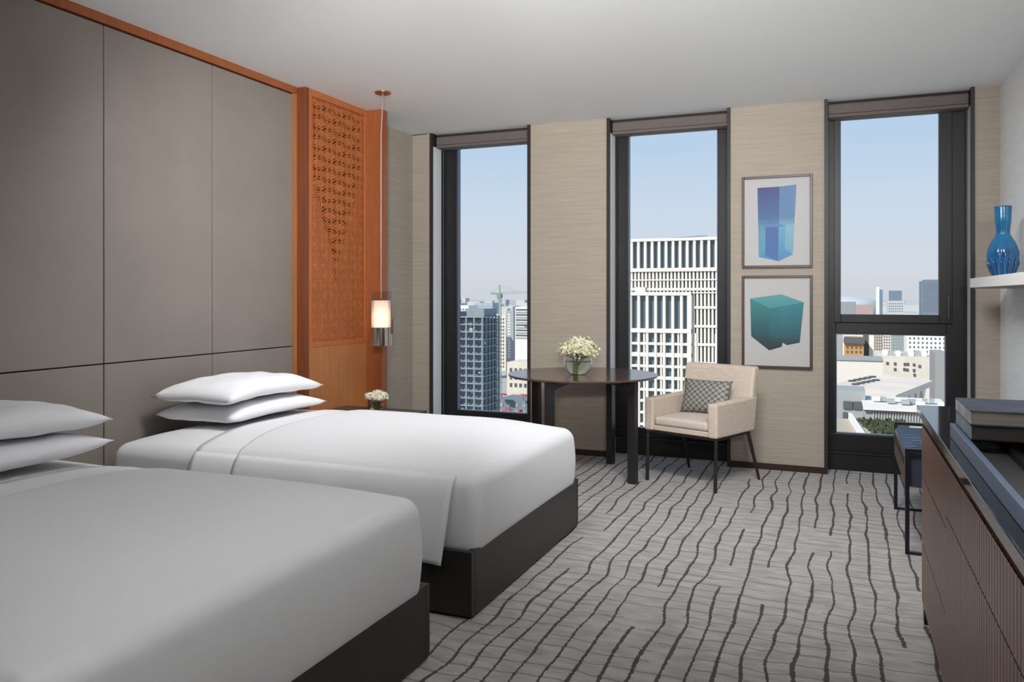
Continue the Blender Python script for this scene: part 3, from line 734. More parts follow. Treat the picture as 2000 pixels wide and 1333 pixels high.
for k in range(12):
    a = 2*PI*(k+.5)/12
    rb.tube([(math.cos(a)*rr_*.82, math.sin(a)*rr_*.82, z_) for rr_, z_ in ((.098, .105), (.094, .075), (.078, .035), (.064, .008))], [.002, .007, .008, .006], 6)
rb.build('lower_ribs', mat('deep_blue_glass', (.004, .05, .17), .12, Coat_Weight=.6), parent=r, smooth=True)

# ================================================================== DRESSER, BENCH, BOOKS, TRAY
FX = .307
r = thing('dresser', 'long fluted brown dresser with black glass top on the right', 'dresser', (.65, 1.6, 0))
kw = dict(parent=r, world=True)
B(.289, .99, -1.2, 3.665, .842, .874).build('glass_top', BLACKG, bevel=.002, **kw)
B(FX+.022, .99, -1.19, 3.655, .075, .842).build('carcass', DRESW, **kw)
B(FX+.006, FX+.021, -1.19, 3.655, .800, .818).build('finger_pull', DRESG, **kw)
B(FX+.020, FX+.030, -1.19, 3.655, .818, .842).build('shadow_recess', GAP, **kw)
B(FX+.004, .99, -1.19, 3.655, .066, .075).build('base_edge', METAL, **kw)
for y in (3.60, 1.4, -1.1):
    B(FX+.004, FX+.05, y, y+.05, 0, .066).build('leg', BLACKM, **kw); B(.92, .97, y, y+.05, 0, .066).build('leg', BLACKM, **kw)
def front(y0, y1, z0, z1, nm):
    """fluted front: narrow battens with V grooves between"""
    n = max(1, round((y1-y0)/.0335)); w = (y1-y0)/n; g = .0045; m = MB(); poly = []
    x = FX; pts = []
    for i in range(n):
        a = y0+i*w; pts += [(a+g/2, x), (a+w-g/2, x), (a+w, x+.004)] if i < n-1 else [(a+g/2, x), (a+w, x)]
    pts = [(y0, x)]+pts[0:]
    vs = []; fs = []
    for (yy, xx) in pts: vs += [(xx, yy, z0), (xx, yy, z1)]
    for i in range(len(pts)-1): fs.append((2*i, 2*i+1, 2*i+3, 2*i+2))
    m.add(vs, fs); m.box(x+.0045, x+.020, y0, y1, z0, z1)
    return m.build(nm, DRESW, **kw)
for y0, y1, kind in ((2.853, 3.655, 3), (2.061, 2.849, 2), (1.27, 2.057, 2), (.48, 1.266, 2), (-.31, .476, 2), (-1.19, -.314, 2)):
    lev = ((.080, .332), (.336, .606), (.610, .815)) if kind == 3 else ((.080, .640), (.644, .815))
    if kind == 3: lev = ((.080, .316), (.320, .590), (.594, .797))
    else: lev = ((.080, .628), (.632, .797))
    for z0, z1 in lev: front(y0, y1, z0, z1, 'drawer')
# tray
r = thing('display_tray', 'low black lacquered tray with grey lining on dresser top', 'tray', (.6, 1.9, .874))
kw = dict(parent=r, world=True)
x0, x1, y0, y1, zt = .322, .86, 1.05, 2.88, .918
B(x0+.016, x1, y0, y1, .8745, .882).build('tray_floor', TRAYF, **kw)
B(x0, x0+.016, y0, y1, .8745, zt).build('tray_side', mat('tray_side_sky_sheen', (.16, .22, .33), .35), bevel=.002, **kw)  # sky reflection put into the blue of this side
B(x1-.016, x1, y0, y1, .8825, zt).build('tray_side', BLACKM, bevel=.002, **kw)
B(x0+.016, x1-.016, y1-.016, y1, .8825, zt).build('tray_end', BLACKM, bevel=.002, **kw)
B(x0+.016, x1-.016, y0, y0+.016, .8825, zt).build('tray_end', BLACKM, bevel=.002, **kw)
B(.428, .446, y0+.016, y1-.016, .8825, .900).build('divider', BLACKM, **kw)
B(x0+.016, .428, 2.66, 2.68, .8825, .900).build('divider', BLACKM, **kw)
def book(label, x0, x1, y0, y1, z0, z1, cover, pages, spine):
    r = thing('book', label, 'book', ((x0+x1)/2, (y0+y1)/2, z0), group='large books stacked on tray'); kw = dict(parent=r, world=True); t = .0035
    B(x0, x1, y0, y1, z0, z0+t).build('cover', cover, **kw); B(x0, x1, y0, y1, z1-t, z1).build('cover', cover, **kw)
    B(x0, x0+t, y0, y1, z0+t, z1-t).build('spine', spine, bevel=.001, **kw)
    B(x0+t, x1-.006, y0+.004, y1-.004, z0+t, z1-t).build('page_block', pages, **kw)
book('lower thick book with dark page edges on black tray', .337, .72, 2.560, 2.865, .9185, .961, BLACKM, PAGESD, SPINE2)
book('upper thick grey book with pale spine on black tray', .335, .72, 2.556, 2.860, .9612, 1.002, COVERB, PAGES, SPINE)
# bench
r = thing('bench', 'black leather bench on thin metal frame beside dresser', 'bench', (.62, 5.03, 0))
kw = dict(parent=r, world=True)
bx0, bx1, by0, by1 = .306, .90, 4.545, 5.49
for y in (by0, by1-.02):
    m = MB(); t = .020
    m.box(bx0, bx0+t, y, y+t, 0, .540).box(bx1-t, bx1, y, y+t, 0, .540).box(bx0+t, bx1-t, y, y+t, 0, .014).box(bx0+t, bx1-t, y, y+t, .522, .540)
    m.build('metal_frame', METAL if False else mat('frame_black', (.02, .022, .03), .3, .5), **kw)
def bf(q):
    k = max(0, (q.z-.45)/.06); return Vector((q.x, q.y, q.z + k*.006*math.sin(q.y*70+2.5*noise.noise(Vector((q.x*5, q.y*3, 0))))))
MB().roundbox(((bx0+bx1)/2, (by0+by1)/2, .425), ((bx1-bx0)/2-.004, (by1-by0)/2-.024, .088), .014, 50, fn=bf).build('leather_cushion', SEATL, smooth=True, **kw)
m = MB()
B(bx0+.001, bx0+.006, by0+.03, by1-.03, .345, .490).build('side_panel', SEATS, **kw)
for k in range(9):
    y = by0+.10+k*.09; MB().bar((bx0, y, .485), (bx0, y+.015, .44), .006).build('stitch_pleat', SEATL, **kw)

# ================================================================== ADDED FILL LAMPS (unseen, on ceiling and floor nearer the camera than the framed part)
def panel(x, y, lx, ly, power, label, tilt=0, yaw=0, col=(.98, .985, 1)):
    r = thing('added_fill_panel', label, 'lamp', (x, y, HC)); kw = dict(parent=r, world=True)
    t = .02; m = MB(); a, b_, c, d = x-lx/2-t, x+lx/2+t, y-ly/2-t, y+ly/2+t
    m.box(a, a+t, c, d, HC-.03, HC).box(b_-t, b_, c, d, HC-.03, HC).box(a+t, b_-t, c, c+t, HC-.03, HC).box(a+t, b_-t, d-t, d, HC-.03, HC)
    m.build('frame', CHROME, **kw)
    dl = bpy.data.lights.new('panel_fill_light', 'AREA'); dl.shape = 'RECTANGLE'; dl.size = lx; dl.size_y = ly; dl.energy = power; dl.color = col
    o = bpy.data.objects.new('panel_fill_light', dl); COL.objects.link(o); o.location = (x, y, HC-.016); o.rotation_euler = (math.radians(tilt), 0, math.radians(yaw)); dl.spread = math.radians(112)
    if tilt: o.location.z = HC-.03-ly/2*math.sin(math.radians(tilt))
for q in FILL_PANELS: panel(*q)
def fill_lamp(x, y, power, tilt, spread, label):
    r = thing('added_fill_lamp', label, 'lamp', (x, y, 0)); kw = dict(parent=r, world=True)
    MB().lathe([(.15, 0), (.15, .015), (.02, .03)], 32, (x, y, 0)).build('base', METAL, **kw)
    MB().tube([(x, y, .02), (x, y, 1.78)], .012, 10).build('pole', METAL, **kw)
    MB().shell([(.03, 1.76), (.17, 1.86), (.165, 1.86), (.028, 1.768), (.03, 1.76)], 40, (x, y, 0)).build('bowl_shade', METAL, **kw)
    dl = bpy.data.lights.new('fill_uplight', 'AREA'); dl.shape = 'DISK'; dl.size = .26; dl.energy = power; dl.color = (1, .985, .965)
    o = bpy.data.objects.new('fill_uplight', dl); COL.objects.link(o); o.location = (x, y, 1.875); o.rotation_euler = (PI-math.radians(tilt), 0, math.radians(19) if tilt else 0)
    if tilt: pass
    dl.spread = math.radians(spread)
for q in FILL_UPLIGHTS: fill_lamp(*q)

# ================================================================== THE CITY OUTSIDE
GZ = -60.0
cT, sT = math.cos(TH), math.sin(TH)
def kx_(px): u = (px-1003.9)/FPX; return (u*cT-sT)/(u*sT+cT)       # x / y for a picture column
def zz_(px, py, y): k = kx_(px); fw = y*(cT-k*sT); return H-(py-576.7)*fw/FPX
def cm(name, c, rough=.8, **k): return mat(name, c, rough, **k)
STONE = cm('pale_stone', (.80, .74, .66)); STONE2 = cm('cream_render', (.70, .62, .53), var=.08, nscale=.3); WHITE = cm('white_render', (.80, .78, .75))
CONC = cm('shaded_concrete', (.25, .29, .32), var=.12, nscale=.4); CONCD = cm('hazed_dark_interior', (.19, .24, .28)); GLZ = cm('blue_grey_glazing', (.11, .16, .19), .25)  # unfinished building's shade and haze put into CONC and CONCD colours
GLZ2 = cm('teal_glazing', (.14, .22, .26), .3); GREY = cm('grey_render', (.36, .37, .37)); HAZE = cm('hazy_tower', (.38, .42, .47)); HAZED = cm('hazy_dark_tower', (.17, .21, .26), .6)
OCHRE = cm('ochre_render', (.50, .27, .09)); ROOFM = cm('plaza_roof', (.80, .68, .57), var=.1, nscale=.08); PINK = cm('dusty_pink', (.42, .30, .28)); WIN = cm('far_window', (.10, .11, .12))
gnd = cm('city_ground', (.42, .39, .35), col2=(.52, .48, .43), nscale=.012)
struct(B(-6000, 6000, 60, 9000, GZ-2, GZ).build('ground_outside', gnd))
def bld(name, label, x0, x1, y, z1, m, depth=14, z0=GZ, cat='building', group=None):
    r = thing(name, label, cat, ((x0+x1)/2, y+depth/2, z0), group=group)
    B(x0, x1, y, y+depth, z0, z1).build('walls', m, parent=r, world=True); return r
def windows(r, x0, x1, z0, z1, nx, nz, y, m=WIN, fx=.5, fz=.5, name='window', every=None):
    first = None; wx = (x1-x0)/nx; wz = (z1-z0)/nz
    for i in range(nx):
        for j in range(nz):
            cx, cz = x0+wx*(i+.5), z0+wz*(j+.5)
            if first is None:
                first = MB().cbox((0, 0, 0), (wx*fx, .3, wz*fz)).build(name, m, parent=r); o = first
            else: o = share(first, name, (0,0,0), r)
            o.location = (cx-r.location.x, y-.05-r.location.y, cz-r.location.z)

# --- window 2: pale tower with vertical fins, rear block
def finned(r, x0, x1, y, z0, z1, n, w, m, name='fin', dep=1.0):
    f0 = None
    for i in range(n+1):
        x = x0+(x1-x0)*i/n
        if f0 is None: f0 = MB().cbox((0, 0, 0), (w, dep, z1-z0)).build(name, m, parent=r); o = f0
        else: o = share(f0, name, (0,0,0), r)
        o.location = (x-r.location.x, y-dep/2-r.location.y, (z0+z1)/2-r.location.z)
def band(r, x0, x1, y, z0, z1, m, name='band', dep=1.15): B(x0, x1, y-dep, y, z0, z1).build(name, m, parent=r, world=True)
y = 200; Zb = lambda py: zz_(1300, py, 200); xa, xb = -50.3, -14.0
rb_ = bld('office_tower', 'tall pale office block with fins, rear one in middle window', xa, xb, y, Zb(467), GLZ, 18)
fx = lambda q: kx_(1180+q/3.173)*200
finned(rb_, fx(175), fx(175)+13.4*.1303*21, y, Zb(524), Zb(470), 21, .62, STONE)
band(rb_, xa, xb, y, Zb(471.5), Zb(466), STONE, 'parapet'); band(rb_, xa, xb, y, Zb(531), Zb(524), STONE)
finned(rb_, xa+.4, xa+.4+.913*39, y, GZ, Zb(531), 39, .46, STONE, dep=.8)
for q0, q1 in ((546, 548.5), (563, 568), (571.5, 573.5), (598, 603), (634, 639), (669, 674), (705, 709), (741, 745), (777, 781), (812, 816)): band(rb_, xa, xb, y, Zb(q1), Zb(q0), STONE, dep=1.0)
B(fx(695), fx(695)+3.2, y-2.5, y-1.2, GZ, Zb(650)).build('pilaster', WHITE, parent=rb_, world=True)
B(-44, -38, y+4, y+6, Zb(466), Zb(463.5)).build('roof_crane', CONC, parent=rb_, world=True)
MB().bar((-43, y+5, Zb(464)), (-31, y+5, Zb(460)), .25).build('crane_jib', CONC, parent=rb_, world=True)
# front block
y = 170; Zf = lambda py: zz_(1290, py, 170); gx = lambda q: kx_(1180+q/3.173)*170
xa, xb = gx(150), gx(546)
rf = bld('office_block', 'pale finned office block in front of taller twin, middle window', xa, xb, y, Zf(575), GLZ, 2.5)
finned(rf, gx(168), gx(168)+(gx(494)-gx(168))*7/6.2, y, Zf(642), Zf(575), 7, .55, STONE)
band(rf, xa, xb, y, Zf(577.5), Zf(571), STONE, 'parapet'); band(rf, xa, xb, y, Zf(650), Zf(642), STONE)
B(xb-.9, xb, y-1.1, y, GZ, Zf(572)).build('corner_pier', STONE, parent=rf, world=True)
finned(rf, gx(168), gx(168)+(gx(494)-gx(168))*7/6.2, y, GZ, Zf(650), 7, .5, STONE)
finned(rf, gx(252), gx(252)+(gx(494)-gx(168))/6.2*6, y, GZ, Zf(650), 3, .35, STONE, dep=.8)
for q0, q1 in ((669, 674), (689, 697), (713, 718), (735, 741), (759, 764), (781, 786), (804, 809), (827, 832)): band(rf, xa, xb, y, Zf(q1), Zf(q0), STONE, dep=.9)
B(xa+1, xa+3, y+3, y+5, Zf(571), Zf(561)).build('roof_plant', WHITE, parent=rf, world=True)

# --- window 1: building under construction
r = thing('unfinished_building', 'grey concrete building under construction in left window', 'building', (-150, 308, GZ))
x0, xc = -166, -135.8; yf, yb = 300, 318; top = -7.6
Zc = lambda py: zz_(925, py, 300)
kw = dict(parent=r, world=True)
B(x0+1, xc-1, yf+2.2, yb-1, GZ, top-1).build('core', CONCD, **kw)
z = top; k = 0
while z > GZ:
    B(x0, xc, yf, yb, z-.45, z).build('floor_slab', CONC, **kw); z -= 3.05; k += 1
f0 = None
def colm(x, y_, w=.55):
    global f0
    if f0 is None: f0 = MB().box(-.3, .3, -.3, .3, 0, top-GZ).build('column', CONC, parent=r); o = f0
    else: o = share(f0, 'column', (0,0,0), r)
    o.location = (x-r.location.x, y_-r.location.y, 0)
for i in range(9): colm(x0+.6+i*(xc-x0-1.2)/8, yf+.4)
for i in range(1, 6): colm(xc-.5, yf+.4+i*3.4)
B(xc-9, xc-1, yf+3, yb-2, top, top+3.2).build('roof_stair_core', CONC, **kw); B(x0+6, xc-14, yf+4, yb-2, top, top+2).build('roof_parapet', CONC, **kw)
m = MB()
for i in range(46):
    xx = random.uniform(x0+1, xc-1); zq = random.uniform(GZ+5, top-2); m.box(xx, xx+random.uniform(.5, 2.2), yf+1.2, yf+2.0, zq, zq+random.uniform(.5, 2.2))
o = m.build('stored_materials', cm('materials', (.40, .45, .48)), **kw); o['kind'] = 'stuff'
# crane
cx_, cy_ = kx_(976)*430, 430
r = thing('tower_crane', 'green lattice tower crane rising above unfinished building', 'crane', (cx_, cy_, GZ)); kw = dict(parent=r, world=True)
CG = cm('crane_green', (.20, .30, .24)); zt_ = zz_(976, 575, 430); zc_ = zz_(976, 581, 430)
m = MB(); w = .8
for sx in (-1, 1):
    for sy in (-1, 1): m.bar((cx_+sx*w, cy_+sy*w, GZ), (cx_+sx*w, cy_+sy*w, zt_), .22)
z = GZ; s = 1
while z < zt_-2:
    for yy in (-w, w): m.bar((cx_-w*s, cy_+yy, z), (cx_+w*s, cy_+yy, z+2), .16)
    m.bar((cx_-w, cy_-w, z), (cx_+w, cy_-w, z), .16); z += 2; s = -s
m.build('mast', CG, **kw)
MB().bar((cx_-5.5, cy_, zt_+.5), (cx_+1, cy_, zt_), .9, 1.1).build('counter_jib', CG, **kw)
m = MB(); m.bar((cx_, cy_, zt_), (cx_+19, cy_, zt_+.8), .18).bar((cx_, cy_, zt_+1.2), (cx_+19, cy_, zt_+1.6), .18)
for i in range(12): m.bar((cx_+i*1.6, cy_, zt_+.07*i), (cx_+i*1.6+.8, cy_, zt_+1.25), .12)
m.build('jib', CG, **kw); B(cx_-1.3, cx_+1.3, cy_-1.3, cy_+1.3, zt_-2.2, zt_+.2).build('cab', CG, **kw)
MB().bar((cx_, cy_, zt_), (cx_, cy_, zt_+5.5), .5).bar((cx_, cy_, zt_+5), (cx_+11, cy_, zt_+1.4), .12).bar((cx_, cy_, zt_+5), (cx_-5, cy_, zt_+.8), .12).build('apex', CG, **kw)
# white striped tower
r = bld('striped_tower', 'white tower with thin dark window bands in left window', kx_(1006)*450, kx_(1006)*450+24, 450, zz_(1015, 600, 450), WHITE, 18)
w0 = kx_(1006)*450
for k in range(12):
    za = zz_(1015, 604+k*5.0, 450); B(w0+.5, w0+23, 449.6, 450.4, za-.75, za).build('window_band', GREY if k % 2 else WIN, parent=r, world=True)
windows(r, w0+8, w0+20, zz_(1015, 735, 450), zz_(1015, 662, 450), 5, 10, 450, WIN, .5, .45)
r = bld('apartment_tower', 'beige apartment tower behind the crane in left window', kx_(957)*600, kx_(988)*600, 600, zz_(975, 614, 600), STONE2, 18)
windows(r, kx_(957)*600+1, kx_(988)*600-1, zz_(975, 720, 600), zz_(975, 620, 600), 5, 14, 600, WIN, .45, .5)
r = bld('grey_tower', 'narrow grey tower beside striped white tower in left window', kx_(989)*560, kx_(1003)*560, 560, zz_(990, 607, 560), GREY, 20)
windows(r, kx_(989)*560+.5, kx_(989)*560+4, zz_(990, 700, 560), zz_(990, 612, 560), 1, 16, 560, WHITE, .6, .5)
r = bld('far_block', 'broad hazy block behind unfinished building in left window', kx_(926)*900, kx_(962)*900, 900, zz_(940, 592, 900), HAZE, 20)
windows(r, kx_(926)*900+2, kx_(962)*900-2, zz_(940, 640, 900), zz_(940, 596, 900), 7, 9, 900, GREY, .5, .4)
r = bld('white_block', 'white block left of crane behind unfinished building', kx_(895)*520, kx_(915)*520, 520, zz_(905, 597, 520), WHITE, 16)
windows(r, kx_(895)*520+1, kx_(915)*520-1, zz_(905, 640, 520), zz_(905, 602, 520), 3, 7, 520, WIN, .5, .5)
r = bld('low_block', 'low white terrace block at base of striped tower', kx_(990)*400, kx_(990)*400+28, 400, zz_(1005, 708, 400), STONE2, 20)
windows(r, kx_(990)*400+1, kx_(990)*400+26, zz_(1005, 760, 400), zz_(1005, 716, 400), 9, 3, 400, WIN, .5, .5)
RED = cm('red_canvas', (.40, .10, .12))
for i, (px_, py_, w) in enumerate(((981, 768, 9), (1022, 770, 9), (990, 797, 10), (1015, 800, 6))):
    yy = 355 if i > 1 else 372; x = kx_(px_)*yy; zq = zz_(px_, py_, yy)
    r = thing('market_canopy', ['red canopy by base of unfinished building', 'red canopy right of the first, near table edge', 'red canopy nearest the window bottom', 'small red canopy beside nearest one'][i], 'canopy', (x, yy, GZ), group='red street canopies')
    MB().lathe([(w*.32, zq-1.0), (w*.2, zq-.3), (.05, zq)], 8, (x, yy, 0)).build('canvas', RED, parent=r, world=True)
    MB().bar((x, yy, GZ), (x, yy, zq-.3), .3).build('pole', GREY, parent=r, world=True)
r = bld('parking_deck', 'dark parking deck below striped tower in left window', kx_(975)*380, kx_(975)*380+40, 376, GZ+8, cm('deck_grey', (.17, .21, .24)), 22)
windows(r, kx_(975)*380+1, kx_(975)*380+38, GZ+1, GZ+7, 9, 2, 376, cm('deck_light', (.35, .38, .40)), .35, .5, 'bay')

# --- window 3
def pb(name, label, p0, p1, top, y, m, depth=16, group=None, z0=GZ):
    r = bld(name, label, kx_(p0)*y, kx_(p1)*y, y, zz_((p0+p1)/2, top, y), m, depth, z0, group=group)
    r['_'] = 0; del r['_']; return r
r = pb('slim_tower', 'slim pale and blue skyscraper on skyline in right window', 1712, 1717.5, 561, 1500, WHITE, 30)
B(kx_(1717.5)*1500, kx_(1724)*1500, 1500, 1530, GZ, zz_(1720, 566, 1500)).build('glass_wing', cm('hazy_wing', (.17, .24, .31), .6), parent=r, world=True)  # distance haze greyed into the wing and upper glass colours
r = pb('stepped_tower', 'stepped glass tower on pale base, centre of skyline', 1733, 1766, 588, 1450, cm('base_pale', (.52, .53, .53)), 30)
B(kx_(1738)*1450, kx_(1762)*1450, 1455, 1480, zz_(1750, 590, 1450), zz_(1750, 568, 1450)).build('hazy_upper_glass', cm('hazy_upper_glass', (.17, .22, .28), .6), parent=r, world=True)
windows(r, kx_(1735)*1450, kx_(1764)*1450, zz_(1750, 611, 1450), zz_(1750, 591, 1450), 7, 4, 1450, HAZED, .5, .5)
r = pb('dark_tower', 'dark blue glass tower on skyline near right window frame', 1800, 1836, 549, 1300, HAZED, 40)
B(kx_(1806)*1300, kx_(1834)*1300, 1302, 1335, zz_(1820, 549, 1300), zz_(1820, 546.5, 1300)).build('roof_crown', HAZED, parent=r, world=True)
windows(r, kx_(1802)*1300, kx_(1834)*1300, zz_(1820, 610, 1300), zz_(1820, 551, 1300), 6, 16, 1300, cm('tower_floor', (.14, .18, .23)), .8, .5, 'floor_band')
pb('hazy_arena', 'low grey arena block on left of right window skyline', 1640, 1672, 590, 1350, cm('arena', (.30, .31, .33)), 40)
r = pb('pink_block', 'dusty pink block beside the grey arena on skyline', 1672, 1705, 596, 1300, PINK, 30)
r = thing('arena_dome', 'shallow pale dome rising behind grey arena', 'building', (kx_(1655)*1700, 1700, GZ))
xx = kx_(1655)*1700
MB().lathe([(60, GZ), (58, zz_(1655, 592, 1700)), (45, zz_(1655, 585, 1700)), (25, zz_(1655, 580, 1700)), (.1, zz_(1655, 578, 1700))], 24, (xx, 1700, 0)).build('dome_shell', cm('dome', (.50, .52, .55)), parent=r, world=True, smooth=True)
# mid distance
r = pb('ochre_building', 'ochre fronted building framed in pale concrete, right window', 1649, 1687, 660, 420, OCHRE, 14)
windows(r, kx_(1651)*420, kx_(1685)*420, zz_(1668, 692, 420), zz_(1668, 675, 420), 4, 2, 420, WIN, .45, .5)
B(kx_(1648)*420, kx_(1689)*420, 418.5, 420, zz_(1668, 671, 420), zz_(1668, 659, 420)).build('dark_frieze', WIN, parent=r, world=True)
r = pb('concrete_frame_building', 'grey concrete frame building behind ochre front', 1630, 1646, 650, 436, GREY, 16)
B(kx_(1687)*436, kx_(1697)*436, 436, 449, GZ, zz_(1690, 650, 415)).build('dark_wing', WIN, parent=r, world=True)
B(kx_(1697)*436, kx_(1707)*436, 435, 451, GZ, zz_(1700, 652, 415)).build('pale_pier', STONE, parent=r, world=True)
r = pb('brown_apartment', 'narrow brown apartment block right of ochre front', 1707, 1724, 640, 480, cm('brownish', (.30, .24, .20)), 16)
windows(r, kx_(1709)*480, kx_(1722)*480, zz_(1715, 700, 480), zz_(1715, 648, 480), 3, 9, 480, STONE, .4, .5)
r = pb('cream_apartment', 'cream apartment block in middle of right window', 1724, 1740, 646, 520, STONE2, 16)
windows(r, kx_(1725)*520, kx_(1739)*520, zz_(1732, 700, 520), zz_(1732, 650, 520), 3, 9, 520, WIN, .45, .5)
r = pb('glassy_block', 'grey green block between two apartments, right window', 1740, 1771, 648, 560, cm('greengrey', (.28, .33, .32)), 16)
windows(r, kx_(1741)*560, kx_(1770)*560, zz_(1755, 700, 560), zz_(1755, 652, 560), 5, 8, 560, GREY, .5, .5)
r = pb('white_apartment', 'white apartment block dotted with windows, right window', 1771, 1850, 630, 400, WHITE, 18)
windows(r, kx_(1773)*400, kx_(1848)*400, zz_(1800, 700, 400), zz_(1800, 640, 400), 9, 7, 400, WIN, .35, .4)
r = pb('cream_hall', 'cream flat roofed building with scattered dark windows', 1712, 1823, 698, 300, STONE2, 30)
for (a, b_, c_) in ((1748, 711, 1), (1767, 712, 1), (1773, 712, 1), (1785, 713, 1), (1748, 722, 1), (1766, 722, 1), (1772, 723, 1), (1785, 724, 1), (1786, 733, 1), (1733, 710, 1), (1796, 716, 1)):
    x = kx_(a)*300; zq = zz_(a, b_, 300); B(x-.36, x+.36, 299.7, 300.2, zq-.42, zq+.5).build('window', WIN, parent=r, world=True)
for k in range(7):
    x = kx_(1725+k*13)*300; B(x, x+1.6, 306, 308, zz_(1760, 698, 300), zz_(1760, 698, 300)+random.uniform(.8, 2)).build('roof_unit', GREY if k % 2 else WHITE, parent=r, world=True)
r = pb('long_wall_building', 'long low windowless stone building at left, right window', 1600, 1725, 704, 262, STONE, 12)
B(kx_(1600)*262, kx_(1725)*262, 261.6, 274, zz_(1660, 704, 262), zz_(1660, 704, 262)+.6).build('coping', GREY, parent=r, world=True)
r = pb('grey_slab_tower', 'plain grey slab tower against right window frame', 1826, 1850, 690, 240, cm('slab', (.33, .33, .32)), 14)
# plaza roof
zr = -19.0
def on(px_, py_, z): u = (px_-1003.9)/FPX; fw = (H-z)*FPX/(py_-576.7); rx = u*fw; return (rx*cT-fw*sT, rx*sT+fw*cT)
poly = [on(*p, zr) for p in ((1600, 757), (1640, 748), (1705, 731), (1822, 744), (1751, 772), (1745, 781), (1690, 779))]
r = thing('plaza_roof', 'big angular pale concrete roof with triangular edge struts', 'roof', (poly[2][0], poly[2][1], zr)); kw = dict(parent=r, world=True)
MB().prism(poly[::-1], zr-1.3, zr, 'z').build('roof_slab', ROOFM, **kw)
a, b_ = Vector((*poly[4], 0)), Vector((*poly[3], 0))
for k in range(5):
    p = a.lerp(b_, (k+.15)/6.2); q = a.lerp(b_, (k+.85)/6.2); mid = (p+q)/2
    MB().add([(p.x, p.y, zr-1.3), (q.x, q.y, zr-1.3), (mid.x, mid.y, zr-3.6), (p.x-1.2, p.y+1, zr-1.3), (q.x-1.2, q.y+1, zr-1.3), (mid.x-1.2, mid.y+1, zr-3.6)],
             [(0,2,1),(3,4,5),(0,1,4,3),(1,2,5,4),(2,0,3,5)]).build('triangular_strut', STONE, **kw)
for k in range(10):
    px_ = 1664+(k % 5)*10+(k//5)*7; py_ = 746-(k % 5)*2.0+(k//5)*6.5
    x, yy = on(px_, py_, zr); M = Matrix.Translation((x, yy, zr)) @ Matrix.Rotation(.5, 4, 'Z')
    MB().box(-.75, .75, -.4, .4, 0, .4, M).build('skylight', WIN, **kw)
cx2, cy2 = [sum(p[i] for p in poly)/len(poly) for i in (0, 1)]
MB().prism([(cx2+(p[0]-cx2)*.82, cy2+(p[1]-cy2)*.82) for p in poly][::-1], GZ, zr-1.3, 'z').build('hall_walls', STONE2, **kw)
# lower terrace building in front
y = 150
r = thing('terrace_building', 'lower grey terrace building under angular roof, right window', 'building', (5, 150, GZ)); kw = dict(parent=r, world=True)
Zq = lambda p_: zz_(1700, p_, 150)
B(kx_(1600)*150, kx_(1690)*150, 150, 158, GZ, Zq(765)).build('shaded_wall', GREY, **kw)
for p0, p1, q0, q1 in ((1647, 1665, 786, 801), (1667, 1686, 786, 801), (1646, 1655, 808, 825)):
    B(kx_(p0)*150, kx_(p1)*150, 149.7, 150.2, Zq(q1), Zq(q0)).build('window', WIN, **kw)
y2 = 141
B(kx_(1688)*y2, kx_(1860)*y2, y2, 156, GZ, zz_(1740, 801, y2)).build('ribbed_block', GREY, **kw)
B(kx_(1686)*y2, kx_(1860)*y2, y2-.8, 157, zz_(1740, 802, y2), zz_(1740, 798, y2)).build('white_ledge', STONE, **kw)
f0 = None
for k in range(24):
    x = kx_(1706)*y2+k*.30*1.35; zb_ = zz_(1740, 832, y2); zt2 = zz_(1740, 803, y2)
    if f0 is None: f0 = MB().box(-.06, .06, -.25, 0, 0, zt2-zb_).build('louvre', cm('louvre', (.46, .47, .47)), parent=r); o = f0
    else: o = share(f0, 'louvre', (0,0,0), r)
    o.location = (x-5, y2-150, zb_-GZ)
for k in range(14):
    x = kx_(1712)*148+k*1.05; MB().cbox((x, 147+random.uniform(-3, 3), zz_(1740, 799, y2)+.6), (random.uniform(.5, 1.3), 1.2, .6)).build('roof_unit', GREY if k % 3 else WHITE, **kw)
yy = 132
r = thing('garden_terrace', 'planted terrace garden at bottom of right window', 'garden', (12, yy, GZ)); kw = dict(parent=r, world=True)
zg = zz_(1700, 832, 134)
B(kx_(1580)*140, kx_(1880)*140, 100, 140.1, GZ, zg).build('terrace_deck', cm('terrace_sand', (.48, .40, .30)), **kw)
MB().bar((kx_(1660)*140, 140, zg+.4), (kx_(1690)*118, 118, zg+.4), .5, 1.2).build('parapet', WHITE, **kw)
m = MB(); rnd = random.Random(3)
for i in range(900):
    x = rnd.uniform(kx_(1672)*136, kx_(1770)*136); y_ = rnd.uniform(124, 139)
    if x < kx_(1672)*136 + (139-y_)*.16: continue
    h = rnd.uniform(.2, .7); a_ = rnd.uniform(0, PI); c, s = math.cos(a_)*.35, math.sin(a_)*.35
    m.add([(x-c, y_-s, zg), (x+c, y_+s, zg), (x+c*.3, y_+s*.3, zg+h), (x-c*.3, y_-s*.3, zg+h)], [(0,1,2,3)])
o = m.build('planting', cm('shrub_green', (.075, .09, .045)), **kw); o['kind'] = 'stuff'
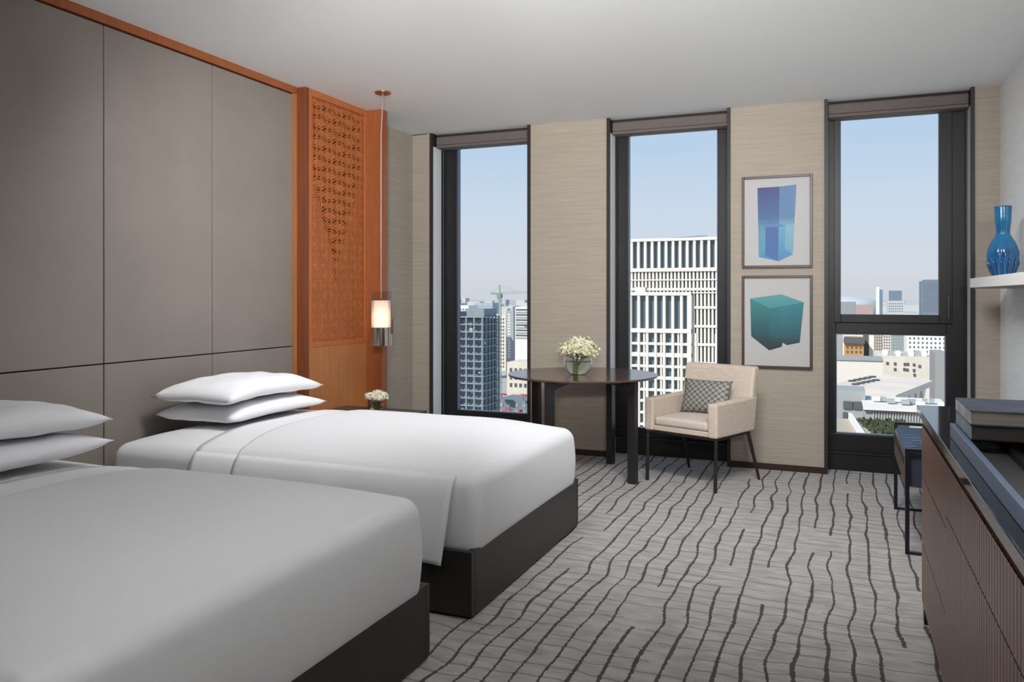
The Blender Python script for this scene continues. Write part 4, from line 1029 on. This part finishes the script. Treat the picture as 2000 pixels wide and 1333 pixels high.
# --- generic districts
TAKEN = [(o.location.x, o.location.y, 70) for o in bpy.data.objects if o.get('category') == 'building' and o.location.y > 500]
TAKEN.append((kx_(1655)*1700, 1700, 150))
def district(n, y0, y1, k0, k1, hmin, hmax, seed, mats, labels, tones, name='city_block'):
    rnd = random.Random(seed); protos = []
    for q, m_ in enumerate(mats):
        protos.append(m_)
    i = 0
    for tr_ in range(n*6):
        if i >= n: break
        y = rnd.uniform(y0, y1); k = rnd.uniform(k0, k1); x = k*y; w = rnd.uniform(14, 36)*(y/700)**.35; h = rnd.uniform(hmin, hmax)*rnd.uniform(.6, 1)
        if any(abs(x-q[0]) < (w+q[2])/2+2 and abs(y-q[1]) < (w+q[2])*.4+4 for q in TAKEN): continue
        TAKEN.append((x, y, w)); i += 1
        me_m = protos[(i-1) % len(protos)]
        rel = ('tall', 'low')[h < (hmin+hmax)*.42]; wd = ('narrow', 'broad')[w > 25*(y/700)**.35]; far = ('nearer', 'farther')[y > (y0+y1)/2]
        r = thing(name, '%s %s %s %s, %s' % (rel, wd, tones[(i-1) % len(protos)], labels, far+' row'), 'building', (x, y, GZ), group=labels)
        o = share(me_m[0], 'walls', (0,0,0), r, (w, w*.8, h)); 
        nfl = 3
        for j in range(nfl):
            o = share(me_m[1], 'window_band', (0, -w*.4, h*(.35+.5*j/nfl)), r, (w*.86, .4, h*.06))
unit = {}
def proto(m_, m2):
    a = bpy.data.meshes.new('u'); b0 = MB().box(-.5, .5, -.5, .5, 0, 1); a.from_pydata(b0.v, [], b0.f); a.materials.append(m_)
    c = bpy.data.meshes.new('u2'); b1 = MB().box(-.5, .5, -.5, .5, -.5, .5); c.from_pydata(b1.v, [], b1.f); c.materials.append(m2)
    return bpy.data.objects.new('walls', a), bpy.data.objects.new('window_band', c)
PR = [proto(STONE2, GREY), proto(WHITE, WIN), proto(STONE, GREY), proto(cm('tan', (.45, .38, .30)), WIN), proto(GREY, WHITE)]
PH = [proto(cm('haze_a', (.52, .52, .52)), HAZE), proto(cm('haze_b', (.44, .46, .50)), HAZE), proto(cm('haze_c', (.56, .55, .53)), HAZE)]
TP = ('cream', 'white', 'pale stone', 'tan', 'grey'); TH_ = ('pale grey', 'bluish', 'buff')
district(44, 620, 1150, -.50, -.375, 14, 42, 1, PR, 'mid-rise block seen through left window', TP)
district(44, 620, 1150, -.02, .13, 14, 34, 2, PR, 'mid-rise block seen through right window', TP)
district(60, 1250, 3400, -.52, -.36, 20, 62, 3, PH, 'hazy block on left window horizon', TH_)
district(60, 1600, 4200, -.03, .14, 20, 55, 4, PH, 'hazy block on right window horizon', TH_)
